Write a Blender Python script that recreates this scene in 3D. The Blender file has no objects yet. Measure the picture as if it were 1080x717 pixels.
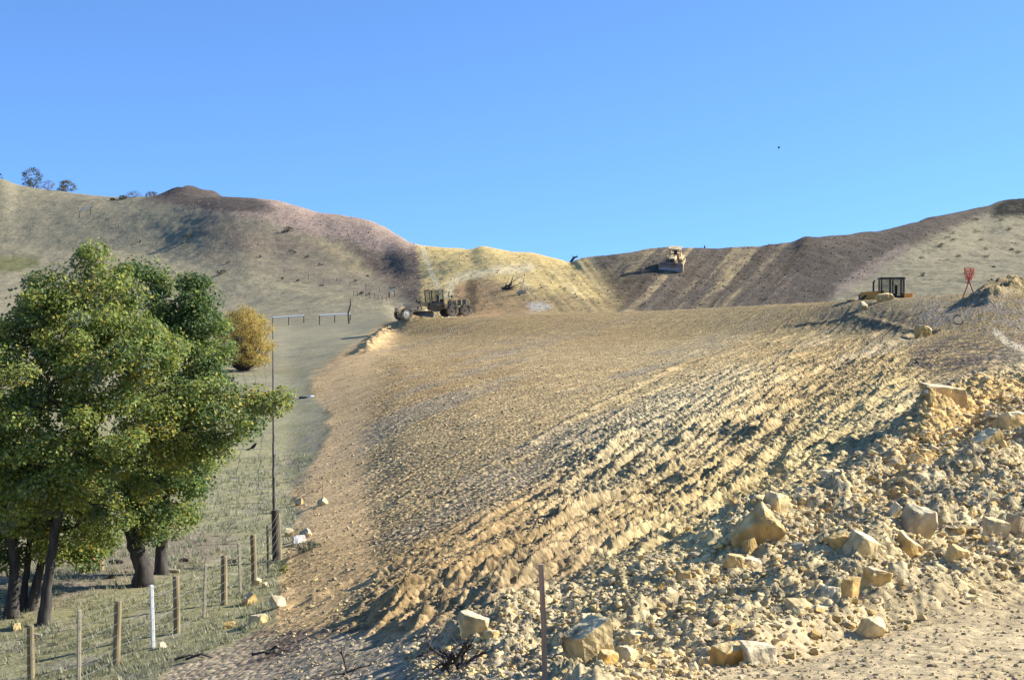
import bpy, bmesh, math, random
import numpy as np
from mathutils import Vector, Matrix, Euler
R = math.radians
random.seed(7); rng = np.random.default_rng(11)
S = bpy.context.scene
C = S.collection

# ------------------------------------------------------------------ camera, world, sun, exposure
CZ = 10.0                  # eye height above the scene datum
F = 1500.0; CU = 540.0; HV = 330.0     # focal length in photo pixels, centre column, horizon row
cam = bpy.data.cameras.new('camera'); camo = bpy.data.objects.new('camera', cam); C.objects.link(camo)
camo.location = (0, 0, CZ); camo.rotation_euler = (R(90), 0, 0)
cam.sensor_width = 36; cam.lens = 36 * F / 1080.0
cam.shift_y = -(358.5 - HV) / 1080.0
cam.clip_start = 0.3; cam.clip_end = 20000
S.camera = camo
SUN_AZ, SUN_EL = 78.0, 30.0            # degrees clockwise from straight ahead (+Y), elevation
w = bpy.data.worlds.new("World"); S.world = w; w.use_nodes = True
nt = w.node_tree
sky = nt.nodes.new('ShaderNodeTexSky'); sky.sky_type = 'NISHITA'; sky.sun_disc = False
sky.sun_elevation = R(SUN_EL); sky.sun_rotation = R(SUN_AZ)
sky.altitude = 4500; sky.air_density = 0.75; sky.dust_density = 0.0; sky.ozone_density = 5.0
stc = nt.nodes.new('ShaderNodeTexCoord'); sad = nt.nodes.new('ShaderNodeVectorMath'); sad.operation = 'ADD'; sad.inputs[1].default_value = (0, 0, 0.16)
sno = nt.nodes.new('ShaderNodeVectorMath'); sno.operation = 'NORMALIZE'
nt.links.new(stc.outputs['Generated'], sad.inputs[0]); nt.links.new(sad.outputs[0], sno.inputs[0]); nt.links.new(sno.outputs[0], sky.inputs['Vector'])
bg = nt.nodes['Background']; bg.inputs['Strength'].default_value = 0.115
hs = nt.nodes.new('ShaderNodeHueSaturation'); hs.inputs['Saturation'].default_value = 1.03; hs.inputs['Value'].default_value = 1.85; hs.inputs['Hue'].default_value = .4965
nt.links.new(sky.outputs[0], hs.inputs['Color']); nt.links.new(hs.outputs[0], bg.inputs[0])
sl = bpy.data.lights.new('sun', 'SUN'); sl.energy = 5.0; sl.angle = R(0.5); sl.color = (1, 0.96, 0.89)
so = bpy.data.objects.new('sun', sl); C.objects.link(so)
sd = Vector((math.sin(R(SUN_AZ)) * math.cos(R(SUN_EL)), math.cos(R(SUN_AZ)) * math.cos(R(SUN_EL)), math.sin(R(SUN_EL))))
so.rotation_euler = sd.to_track_quat('Z', 'Y').to_euler(); so.location = (40, 30, 60)
S.view_settings.view_transform = 'Standard'; S.view_settings.look = 'None'
S.view_settings.exposure = 0.94; S.view_settings.gamma = 1.0

# ------------------------------------------------------------------ numpy noise
_p = np.random.default_rng(3).permutation(4096).astype(np.int64)
_v = np.random.default_rng(4).uniform(-1, 1, 4096)
_g = np.random.default_rng(5).uniform(0, 2 * np.pi, 4096); _gx = np.cos(_g); _gy = np.sin(_g)
def gn(x, y, seed=0):
    """gradient noise about -0.7..0.7"""
    x = np.asarray(x, float) + seed * 17.31; y = np.asarray(y, float) + seed * 9.77
    xi = np.floor(x).astype(np.int64); yi = np.floor(y).astype(np.int64)
    fx = x - xi; fy = y - yi
    ux = fx * fx * fx * (fx * (fx * 6 - 15) + 10); uy = fy * fy * fy * (fy * (fy * 6 - 15) + 10)
    def h(a, b): return _p[(_p[a & 4095] + b) & 4095]
    def d(a, b, px, py):
        k = h(a, b); return _gx[k] * px + _gy[k] * py
    n00 = d(xi, yi, fx, fy); n10 = d(xi + 1, yi, fx - 1, fy)
    n01 = d(xi, yi + 1, fx, fy - 1); n11 = d(xi + 1, yi + 1, fx - 1, fy - 1)
    return (n00 * (1 - ux) + n10 * ux) * (1 - uy) + (n01 * (1 - ux) + n11 * ux) * uy
def fbm(x, y, oct=3, seed=0, gain=0.5):
    a = 1.0; s = 0.0; f = 1.0
    for i in range(oct):
        s = s + a * gn(x * f, y * f, seed + i * 5); a *= gain; f *= 2.03
    return s
def sstep(a, b, x):
    t = np.clip((x - a) / (b - a), 0, 1); return t * t * (3 - 2 * t)

# ------------------------------------------------------------------ terrain: profiles read along lines of sight, then a real height field
def pchip_slopes(X, Yv):
    h = np.diff(X, axis=-1); d = np.diff(Yv, axis=-1) / h
    m = np.zeros_like(Yv)
    w1 = 2 * h[..., 1:] + h[..., :-1]; w2 = h[..., 1:] + 2 * h[..., :-1]
    with np.errstate(divide='ignore', invalid='ignore'):
        mm = (w1 + w2) / (w1 / d[..., :-1] + w2 / d[..., 1:])
    same = (d[..., :-1] * d[..., 1:]) > 0
    m[..., 1:-1] = np.where(same, mm, 0.0)
    m[..., 0] = d[..., 0]; m[..., -1] = d[..., -1]
    return m
def pchip1(X, Yv, x):
    X = np.asarray(X, float); Yv = np.asarray(Yv, float); m = pchip_slopes(X, Yv)
    x = np.clip(x, X[0], X[-1]); i = np.clip(np.searchsorted(X, x) - 1, 0, len(X) - 2)
    h = X[i + 1] - X[i]; t = (x - X[i]) / h
    return ((2*t**3 - 3*t**2 + 1) * Yv[i] + (t**3 - 2*t**2 + t) * h * m[i] + (-2*t**3 + 3*t**2) * Yv[i+1] + (t**3 - t**2) * h * m[i+1])
U = [-150, 0, 150, 250, 300, 330, 400, 430, 540, 700, 850, 950, 1080, 1230]
KN = [  # (v row list or constant, depth list)
 (717, [30, 29, 26.8, 24.5, 23, 21.8, 19.2, 18.1, 15.2, 13.3, 12.8, 12.3, 12, 12]),
 (640, [36, 35, 34, 33, 31.5, 30.3, 27.3, 25.8, 22, 19.2, 17.7, 17.2, 17, 17]),
 (588, [42, 42, 41.5, 41, 40, 38, 34.2, 32.5, 28.3, 24.5, 22.3, 21.3, 20.7, 20.5]),
 (520, [57, 57, 57, 57, 57, 54.5, 49, 46.5, 40, 35, 31, 29, 27.5, 27]),
 (440, [92, 91, 90, 89, 88, 85, 74, 70, 61, 53, 46, 41, 37, 36]),
 (390, [135, 134, 132, 130, 128, 122, 105, 100, 90, 80, 68, 60, 52, 50]),
 (355, [200, 198, 195, 192, 188, 180, 158, 150, 128, 115, 98, 85, 74, 70]),
 ([347, 347, 347, 347, 346, 345, 342, 337, 333, 327.5, 320, 315, 306, 304], [245, 245, 243, 240, 236, 225, 190, 168, 160, 150, 125, 105, 97, 92]),
 ([338, 338, 338, 337, 336, 335, 334, 340, 340, 336, 330, 326, 316, 312], [290, 288, 285, 280, 272, 262, 230, 185, 178, 166, 138, 118, 109, 102]),
 ([322, 322, 322, 322, 322, 322, 323, 331, 333, 330, 324, 320, 314, 310], [330, 330, 325, 315, 304, 298, 280, 262, 230, 228, 215, 205, 195, 190]),
 ([275, 275, 272, 272, 278, 282, 290, 296, 300, 300, 292, 285, 275, 270], [430, 420, 400, 372, 362, 355, 338, 318, 272, 256, 255, 258, 270, 275]),
]
RU = [-150, 0, 20, 84, 134, 165, 178, 190, 207, 227, 240, 254, 284, 314, 336, 360, 392, 417, 437, 467, 495, 509, 537, 567, 590, 601, 606, 618, 656, 694, 712, 724, 760, 780, 820, 834, 851, 892, 923, 955, 988, 1024, 1044, 1052, 1063, 1080, 1230]
RV = [184, 190, 197, 205.6, 209.5, 209, 209, 209, 209, 209, 209.3, 209.8, 211, 217.5, 224, 227.5, 234.7, 247, 256, 261.5, 263.7, 261.5, 266, 270, 275.5, 277.8, 276, 272.3, 268.8, 262, 260.5, 262.5, 262.3, 261, 258.5, 256.5, 249.8, 247.6, 246, 239, 230, 222.5, 218.5, 215, 212, 211, 203]
RY = [600, 560, 490, 450, 440, 432, 405, 385, 335, 288, 292, 310, 370, 390]
NK = len(KN) + 5     # Y=2, Y=8, the rows above, ridge, behind ridge, horizon
UC = np.concatenate([np.arange(-150, 1231, 2.0)])
def _knots():
    Ys = []; Zs = []
    o = np.ones_like(UC)
    Ys.append(2 * o); Zs.append(-1.7 * o)
    Ys.append(8 * o); Zs.append(np.interp(UC, [0, 300, 540, 1080], [-3.4, -2.9, -2.5, -2.3]))
    for v, y in KN:
        vv = pchip1(U, v, UC) if isinstance(v, list) else v * o
        yy = pchip1(U, y, UC); Ys.append(yy); Zs.append(yy * (HV - vv) / F)
    yy = pchip1(U, RY, UC); zz = yy * (HV - pchip1(RU, RV, UC)) / F
    Ys.append(yy); Zs.append(zz)
    Ys.append(yy * 1.22); Zs.append(zz - 9)
    Ys.append(7000 * o); Zs.append(-40 * o)
    return np.log(np.stack(Ys, 1)), np.stack(Zs, 1)
KS, KZ = _knots(); KM = pchip_slopes(KS, KZ)
def base(x, y):
    """height relative to the eye, photo column, knot index (float)"""
    x = np.asarray(x, float); y = np.maximum(np.asarray(y, float), 2.0)
    u = CU + F * x / y
    fi = np.clip((u - UC[0]) / 2.0, 0, len(UC) - 1.001); i = fi.astype(int); f = fi - i
    s = np.log(y)
    res = 0; tk = 0
    for ii, wt in ((i, 1 - f), (i + 1, f)):
        ks = KS[ii]; k = np.clip((ks <= s[..., None]).sum(-1) - 1, 0, NK - 2)
        a = np.take_along_axis(ks, k[..., None], -1)[..., 0]; b = np.take_along_axis(ks, k[..., None] + 1, -1)[..., 0]
        za = KZ[ii, k]; zb = KZ[ii, k + 1]; ma = KM[ii, k]; mb = KM[ii, k + 1]
        h = b - a; t = np.clip((s - a) / h, 0, 1)
        z = ((2*t**3 - 3*t**2 + 1) * za + (t**3 - 2*t**2 + t) * h * ma + (-2*t**3 + 3*t**2) * zb + (t**3 - t**2) * h * mb)
        res = res + wt * z; tk = tk + wt * (k + t)
    return res, u, tk

def polymask(u, v, poly, feather):
    """1 inside, 0 outside, soft over +-feather"""
    P = np.array(poly, float); n = len(P)
    d = np.full(u.shape, 1e9); inside = np.zeros(u.shape, bool)
    for a in range(n):
        x0, y0 = P[a]; x1, y1 = P[(a + 1) % n]
        ex, ey = x1 - x0, y1 - y0
        wx, wy = u - x0, v - y0
        t = np.clip((wx * ex + wy * ey) / (ex * ex + ey * ey + 1e-9), 0, 1)
        d = np.minimum(d, (wx - t * ex) ** 2 + (wy - t * ey) ** 2)
        c = ((y0 > v) != (y1 > v)) & (u < ex * (v - y0) / (ey if abs(ey) > 1e-9 else 1e-9) + x0)
        inside ^= c
    d = np.sqrt(d) * np.where(inside, 1, -1)
    return sstep(-feather, feather, d)
def linedist(u, v, pts):
    d = np.full(u.shape, 1e9)
    for (x0, y0), (x1, y1) in zip(pts[:-1], pts[1:]):
        ex, ey = x1 - x0, y1 - y0
        t = np.clip(((u - x0) * ex + (v - y0) * ey) / (ex * ex + ey * ey), 0, 1)
        d = np.minimum(d, np.hypot(u - x0 - t * ex, v - y0 - t * ey))
    return d

def base_hit(u, v, y0=3.0, y1=900.0):
    """first point of the smooth ground seen at photo pixel (u, v)"""
    Y = np.exp(np.linspace(math.log(y0), math.log(y1), 4000)); X = Y * (u - CU) / F
    z, _, _ = base(X, Y); vv = HV - z * F / Y
    j = int(np.argmax(vv <= v)) if (vv <= v).any() else len(Y) - 1
    return X[j], Y[j]

# windrows and heaps: (photo points to locate them, height m, half width m)
BERMS = []
def berm(pts, h, wd, y=None):
    BERMS.append(([base_hit(*p) for p in pts], h * (.8 if h < .33 else 1), wd * (.55 if h < .33 else .9)))
berm([(415, 637), (470, 612), (560, 570), (630, 537), (700, 503)], 0.30, 0.42)
berm([(700, 503), (790, 455), (850, 420)], 0.16, 0.4)
berm([(400, 654), (430, 640), (560, 592), (650, 552)], 0.30, 0.38)
berm([(420, 668), (520, 628), (640, 588), (760, 530), (800, 505)], 0.26, 0.38)
berm([(400, 610), (480, 580), (560, 545)], 0.16, 0.4)
berm([(330, 632), (400, 600), (470, 570)], 0.12, 0.35)
berm([(720, 470), (800, 425), (850, 398), (960, 355)], 0.28, 0.5)
berm([(560, 470), (640, 425), (720, 385)], 0.14, 0.5)
berm([(470, 520), (560, 480)], 0.10, 0.5)
berm([(820, 500), (900, 455), (960, 425)], 0.20, 0.45)
berm([(620, 640), (700, 600), (780, 560)], 0.12, 0.5)
berm([(830, 345), (900, 335), (960, 350), (990, 352)], 0.2, 0.8)
berm([(760, 585), (800, 560), (860, 545), (930, 500), (985, 455)], 0.50, 0.85)
berm([(985, 455), (1020, 425), (1085, 415)], 0.55, 1.1)
berm([(1010, 412), (1050, 398), (1090, 393)], 0.35, 1.2)
berm([(850, 640), (900, 610), (960, 575), (1030, 560), (1090, 560)], 0.50, 0.8)
berm([(960, 520), (1040, 505), (1090, 480)], 0.45, 0.7)
berm([(590, 690), (640, 668), (690, 655)], 0.30, 0.6)
berm([(790, 690), (860, 668), (940, 640)], 0.28, 0.5)
berm([(980, 640), (1030, 612), (1090, 600)], 0.40, 0.6)
berm([(470, 680), (540, 655), (600, 630)], 0.22, 0.5)
berm([(1040, 318), (1065, 308), (1100, 303)], 0.9, 2.0)
berm([(385, 372), (405, 352), (420, 343), (440, 338)], 0.7, 1.6)

SPOIL = [(120, 760), (180, 705), (240, 682), (292, 655), (296, 610), (303, 575), (316, 545), (305, 520), (325, 495), (340, 470), (350, 440), (325, 410),
         (330, 395), (365, 368), (392, 350), (410, 336), (430, 325), (560, 318), (700, 310), (860, 300), (1000, 300), (1140, 280), (1140, 900), (120, 900)]
RUBBLE = [(430, 690), (540, 640), (660, 600), (760, 560), (860, 520), (940, 465), (985, 425), (1060, 395), (1140, 385), (1140, 610), (1060, 625), (960, 655), (860, 680), (760, 712), (740, 760), (430, 760)]
TRACKPLATE = [(560, 560), (600, 470), (700, 400), (820, 355), (930, 350), (980, 380), (960, 440), (880, 500), (760, 560), (650, 600), (540, 640), (420, 660), (400, 640)]

FOOT = [(290, 665), (300, 600), (300, 560), (318, 500), (345, 430), (325, 405), (400, 340), (425, 345), (400, 375), (390, 420), (385, 480), (390, 550), (400, 600), (340, 660)]
STREAK = [(380, 670), (400, 600), (520, 530), (700, 460), (830, 390), (860, 430), (760, 520), (650, 590), (560, 650), (480, 690)]
def surface(x, y, full=False):
    z, u, tk = base(x, y)
    yy = np.maximum(y, 2.0)
    v = HV - z * F / yy
    near = 1 - sstep(9.0, 9.9, tk)            # in front of / on the fill
    lowf = gn(x * 0.35, y * 0.35, 1); 
    uw = np.clip(u, -60, 1140) + 5 * lowf + 3 * gn(x * 1.1, y * 1.1, 2); vw = v + 4 * gn(x * 0.5, y * 0.5, 3) + 3 * gn(x * 1.7, y * 1.7, 8)
    vq = np.clip(vw, 0, 800)
    spoil = polymask(uw, vq, SPOIL, 5) * near
    rub = polymask(uw, vq, RUBBLE, 16) * near
    tp = polymask(uw, vq, TRACKPLATE, 30) * near
    T = x * 0.39 + y * 0.92; Sx = x * 0.92 - y * 0.39 + 0.6 * gn(x * 0.12, y * 0.12, 4)
    d = np.zeros_like(z)
    flatroad = sstep(640, 680, v + (u - 900) * 0.18) * sstep(600, 700, u) * near
    greyflat = polymask(uw, vw, [(100, 680), (300, 668), (430, 668), (560, 700), (640, 800), (100, 800)], 12) * near
    nearf = sstep(20, 42, yy)
    footm = polymask(uw, vw, FOOT, 18) * near
    calm = (1 - 0.75 * flatroad) * (1 - 0.6 * greyflat) * (1 - .72 * footm)
    amp = spoil * (1 - rub * 0.8) * (0.25 + 0.75 * tp)
    # low ridges of loose dirt left between dozer passes
    wr = gn(Sx * 0.62, T * 0.035, 6); wr2 = gn(Sx * 1.7, T * 0.06, 7)
    brk = sstep(-.35, .25, gn(x * 0.3, y * 0.3, 9) + .5 * gn(x * .9, y * .9, 10))
    crest = np.clip(1 - np.abs(wr) * 7, 0, 1) ** 1.3
    crest2 = np.clip(1 - np.abs(wr2) * 5, 0, 1) ** 1.3
    stx = polymask(uw, vw, STREAK, 25) * near
    d += amp * calm * brk * (0.17 * crest * (1 + .6 * stx) + 0.09 * crest2 * (1 + 1.3 * stx))
    q1 = Sx / 0.66 + .9 * gn(x * .12, y * .12, 19); f1 = q1 - np.floor(q1); a1 = _v[(np.floor(q1).astype(np.int64) * 13 + 77) & 4095]
    q2 = Sx / 0.31 + .5 * gn(x * .2, y * .2, 23); f2 = q2 - np.floor(q2)
    on1 = sstep(-.25, .3, gn(Sx * .9, T * .11, 24) + .25 * a1); on2 = sstep(-.3, .3, gn(Sx * 2.2, T * .2, 25))
    saw1 = np.clip(1 - np.abs(f1 - .4) * 3.0, 0, 1); saw2 = np.clip(1 - np.abs(f2 - .4) * 2.6, 0, 1)
    d += spoil * (1 - rub) * calm * ((.42 * tp + .1) * (1 - stx) + stx) * (0.17 * saw1 * on1 + .09 * saw2 * on2) * (.7 + .3 * nearf)
    # track plate prints: rows of short lumps
    row = Sx / 0.56 + .25 * gn(x * .5, y * .5, 11); ri = np.floor(row); rf = row - ri
    ph = _v[(ri.astype(np.int64) * 7 + 911) & 4095] * 3 + 0.5 * gn(x * 0.7, y * 0.7, 12)
    pr = (0.5 + 0.5 * np.cos(2 * np.pi * (T / 0.5 + ph))) * np.sin(np.pi * rf) ** .7
    pm_ = sstep(-.25, .2, gn(x * .45, y * .45, 13))
    d += amp * calm * (1 - stx * (1 - nearf) * .75) * (0.15 * pr * (.3 + .7 * pm_) + 0.05 * gn(Sx * 3.9, T * 4.6, 14)) * (1 - .5 * sstep(60, 100, yy))
    # clods
    b1 = np.abs(gn(x * 3.1, y * 3.1, 15)); b2 = np.abs(gn(x * 6.7, y * 6.7, 16)); b3 = gn(x * 13, y * 13, 17)
    d += spoil * calm * (.55 + .6 * np.maximum(tp, rub) + .35 * gn(x * .08, y * .08, 44)) * (0.085 * b1 + 0.07 * b2 + 0.022 * b3)
    # rubble heaps
    r1 = gn(x * 0.55, y * 0.55, 20); r2 = np.abs(gn(x * 1.3, y * 1.3, 21)); r3 = np.abs(gn(x * 2.9, y * 2.9, 22)); r4 = np.abs(gn(x * 6.1, y * 6.1, 24))
    d += rub * calm * (0.30 * r1 + 0.26 * r2 + 0.17 * r3 + 0.09 * r4)
    # pasture and hills
    grass = (1 - spoil) * near
    d += grass * (0.16 * gn(x * 0.22, y * 0.22, 25) * sstep(20, 40, yy) + 0.03 * gn(x * 1.3, y * 1.3, 26) + 0.012 * gn(x * 7, y * 7, 27))
    hill = 1 - near
    d += hill * sstep(9.8, 11, tk) * (0.6 * fbm(x * 0.03, y * 0.03, 3, 30) + 0.3 * fbm(x * 0.16, y * 0.16, 4, 31))
    d += spoil * calm * .03 * gn(x * 9.5, y * 9.5, 18) * (1 + tp)
    d *= sstep(2, 6, yy)
    cc = u + (v - 262) * .95; zs = hill * sstep(10.5, 11.6, tk)
    d += zs * sstep(635, 670, u) * (1 - sstep(850, 900, u)) * (.2 * gn(cc * .09, v * .012, 61) + .13 * gn(cc * .2, v * .03, 62)) * sstep(-.3, .3, gn(cc * .03, v * .05, 66))
    c2 = u - (v - 262) * .9
    d += zs * sstep(440, 465, u) * (1 - sstep(635, 655, u)) * (.16 * gn(c2 * .09, v * .012, 60) + .12 * gn(c2 * .21, v * .03, 63)) * (.25 + .75 * sstep(560, 600, u))
    # the dumped mound on the left ridge
    mu = (u - 203) / 27; ms = np.where(mu < 0, mu * 1.15, mu * .72); my = (yy - 478) / 11.0
    d += hill * 5.2 * np.exp(-(np.abs(ms * .85) ** 2.8) - np.where(my > 0, my * .6, my) ** 2) * (1 + .1 * gn(x * .15, y * .15, 33))
    for pts, h, wd in BERMS:
        P = np.array(pts); x0, x1 = P[:, 0].min() - 3 * wd, P[:, 0].max() + 3 * wd; y0, y1 = P[:, 1].min() - 3 * wd, P[:, 1].max() + 3 * wd
        m = (x > x0) & (x < x1) & (y > y0) & (y < y1)
        if m.any():
            xm = x[m]; ym = y[m]
            dd = linedist(xm + 0.35 * wd * gn(xm * 0.9, ym * 0.9, 40), ym + 0.35 * wd * gn(xm * .9, ym * .9, 41), pts) / wd
            thin = wd < .35
            if thin:      # steep on the uphill-left side, gentle toward the right
                sg = np.full(xm.shape, 0.0); bd = np.full(xm.shape, 1e9)
                for (ax, ay), (bx, by) in zip(pts[:-1], pts[1:]):
                    ex, ey = bx - ax, by - ay; tt = np.clip(((xm - ax) * ex + (ym - ay) * ey) / (ex * ex + ey * ey), 0, 1)
                    ds = np.hypot(xm - ax - tt * ex, ym - ay - tt * ey); cr = (xm - ax) * ey - (ym - ay) * ex
                    sg = np.where(ds < bd, np.sign(cr), sg); bd = np.minimum(bd, ds)
                dd = dd * np.where(sg > 0, 1.0, 1.0)
            k = (np.exp(-dd ** 2 * 1.6) - (.35 * np.exp(-(dd - 2.2) ** 2 * 1.2) if thin else 0)) * (0.8 + (.45 if thin else .7) * gn(xm * 0.7, ym * 0.7, 42) + (.15 if thin else .35) * gn(xm * 2.2, ym * 2.2, 43))
            d[m] += h * k
    if not full: return z + d
    return z + d, u, v, tk, dict(near=near, spoil=spoil, rub=rub, tp=tp, flat=flatroad, grey=greyflat, foot=footm, uw=uw, vw=vq, d=d, T=T, S=Sx)

def gz(x, y): return float(surface(np.array([float(x)]), np.array([float(y)]))[0]) + CZ
def hit(u, v, y0=3.0, y1=900.0):
    """world point where the line of sight of photo pixel (u, v) first meets the ground"""
    x, y = base_hit(u, v, y0, y1)
    return Vector((x, y, gz(x, y)))
def above(p, u, v):
    """point at pixel (u, v) at the depth of p"""
    return Vector((p.y * (u - CU) / F, p.y, CZ + p.y * (HV - v) / F))

# ------------------------------------------------------------------ object helpers
def tag(o, label=None, cat=None, group=None, kind=None):
    if label: o['label'] = label
    if cat: o['category'] = cat
    if group: o['group'] = group
    if kind: o['kind'] = kind
    return o
def empty(name, loc, label, cat, group=None, rot=(0, 0, 0)):
    o = bpy.data.objects.new(name, None); C.objects.link(o); o.location = loc; o.rotation_euler = rot
    o.empty_display_size = 0.2
    return tag(o, label, cat, group)
def npmesh(name, verts, faces, mat, parent=None, col=None, smooth=False, loc=None):
    verts = np.asarray(verts, np.float32); faces = np.asarray(faces, np.int32)
    me = bpy.data.meshes.new(name); n = faces.shape[1]
    me.vertices.add(len(verts)); me.vertices.foreach_set('co', verts.ravel())
    me.loops.add(faces.size); me.loops.foreach_set('vertex_index', faces.ravel())
    me.polygons.add(len(faces)); me.polygons.foreach_set('loop_start', np.arange(0, faces.size, n, dtype=np.int32))
    me.polygons.foreach_set('use_smooth', np.full(len(faces), smooth))
    me.update(calc_edges=True)
    if col is not None:
        a = me.color_attributes.new('Col', 'FLOAT_COLOR', 'POINT'); c = np.ones((len(verts), 4), np.float32); c[:, :3] = col
        a.data.foreach_set('color', c.ravel())
    me.materials.append(mat)
    o = bpy.data.objects.new(name, me); C.objects.link(o)
    if parent: o.parent = parent
    if loc is not None: o.location = loc
    return o
class MB:
    def __init__(s): s.v = []; s.f = []
    def add(s, vs, fs):
        b = len(s.v); s.v += [tuple(q) for q in vs]; s.f += [tuple(b + i for i in f) for f in fs]; return s
    def box(s, c, sz, rot=None, taper=1.0):
        hx, hy, hz = sz[0] / 2, sz[1] / 2, sz[2] / 2
        vs = [Vector((sx * hx * (taper if szg > 0 else 1), sy * hy * (taper if szg > 0 else 1), szg * hz)) for szg in (-1, 1) for sy in (-1, 1) for sx in (-1, 1)]
        if rot: 
            m = Euler(rot).to_matrix(); vs = [m @ q for q in vs]
        vs = [q + Vector(c) for q in vs]
        return s.add(vs, [(0, 2, 3, 1), (4, 5, 7, 6), (0, 1, 5, 4), (2, 6, 7, 3), (0, 4, 6, 2), (1, 3, 7, 5)])
    def prism(s, prof, y0, y1):       # profile in x,z
        n = len(prof)
        vs = [Vector((p[0], y0, p[1])) for p in prof] + [Vector((p[0], y1, p[1])) for p in prof]
        fs = [tuple(range(n)), tuple(range(2 * n - 1, n - 1, -1))] + [(i, n + i, n + (i + 1) % n, (i + 1) % n) for i in range(n)]
        return s.add(vs, fs)
    def tube(s, pts, rad, n=8, cap=True):
        pts = [Vector(p) for p in pts]
        if not hasattr(rad, '__len__'): rad = [rad] * len(pts)
        vs = []; fs = []; pr = None
        for i, p in enumerate(pts):
            t = (pts[min(i + 1, len(pts) - 1)] - pts[max(i - 1, 0)]).normalized()
            if pr is None: pr = t.orthogonal().normalized()
            a = (pr - t * pr.dot(t)).normalized(); b = t.cross(a); pr = a
            vs += [p + (a * math.cos(2 * math.pi * k / n) + b * math.sin(2 * math.pi * k / n)) * rad[i] for k in range(n)]
        for i in range(len(pts) - 1):
            fs += [(i * n + k, i * n + (k + 1) % n, (i + 1) * n + (k + 1) % n, (i + 1) * n + k) for k in range(n)]
        if cap: fs += [tuple(range(n - 1, -1, -1)), tuple((len(pts) - 1) * n + k for k in range(n))]
        return s.add(vs, fs)
    def build(s, name, mat, parent=None, loc=None, smooth=False, bevel=0):
        me = bpy.data.meshes.new(name); me.from_pydata([tuple(q) for q in s.v], [], s.f); me.update()
        bm = bmesh.new(); bm.from_mesh(me); bmesh.ops.recalc_face_normals(bm, faces=bm.faces)
        if bevel: bmesh.ops.bevel(bm, geom=list(bm.edges), offset=bevel, segments=1, affect='EDGES')
        bm.to_mesh(me); bm.free()
        for p in me.polygons: p.use_smooth = smooth
        me.materials.append(mat)
        o = bpy.data.objects.new(name, me); C.objects.link(o)
        if parent: o.parent = parent
        if loc is not None: o.location = loc
        return o

# ------------------------------------------------------------------ materials
def mat(name):
    m = bpy.data.materials.new(name); m.use_nodes = True; n = m.node_tree.nodes; b = n['Principled BSDF']
    return m, m.node_tree, b
def simple(name, col, rough=0.7, metal=0.0, var=0.25, scale=6.0, bump=0.3, dirt=None, dirt_amt=0.5, stretch=(1, 1, 1), spec=0.3):
    m, t, b = mat(name); N = t.nodes; L = t.links
    tc = N.new('ShaderNodeTexCoord'); mp = N.new('ShaderNodeMapping'); mp.inputs['Scale'].default_value = stretch
    L.new(tc.outputs['Object'], mp.inputs['Vector'])
    no = N.new('ShaderNodeTexNoise'); no.inputs['Scale'].default_value = scale; no.inputs['Detail'].default_value = 6
    L.new(mp.outputs[0], no.inputs['Vector'])
    r = N.new('ShaderNodeValToRGB'); r.color_ramp.elements[0].position = 0.3; r.color_ramp.elements[1].position = 0.7
    r.color_ramp.elements[0].color = (*[c * (1 - var) for c in col], 1); r.color_ramp.elements[1].color = (*[min(1, c * (1 + var)) for c in col], 1)
    L.new(no.outputs['Fac'], r.inputs[0]); out = r.outputs[0]
    if dirt:
        n2 = N.new('ShaderNodeTexNoise'); n2.inputs['Scale'].default_value = scale * 0.37; n2.inputs['Detail'].default_value = 8; L.new(tc.outputs['Object'], n2.inputs['Vector'])
        r2 = N.new('ShaderNodeValToRGB'); r2.color_ramp.elements[0].position = 0.62 - dirt_amt * .4; r2.color_ramp.elements[1].position = 0.72 - dirt_amt * .3
        L.new(n2.outputs['Fac'], r2.inputs[0])
        mx = N.new('ShaderNodeMixRGB'); mx.inputs[2].default_value = (*dirt, 1); L.new(r2.outputs[0], mx.inputs[0]); L.new(out, mx.inputs[1]); out = mx.outputs[0]
    L.new(out, b.inputs['Base Color'])
    b.inputs['Roughness'].default_value = rough; b.inputs['Metallic'].default_value = metal; b.inputs['Specular IOR Level'].default_value = spec
    if bump:
        bp = N.new('ShaderNodeBump'); bp.inputs['Strength'].default_value = bump; bp.inputs['Distance'].default_value = 0.02
        L.new(no.outputs['Fac'], bp.inputs['Height']); L.new(bp.outputs[0], b.inputs['Normal'])
    return m
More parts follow.
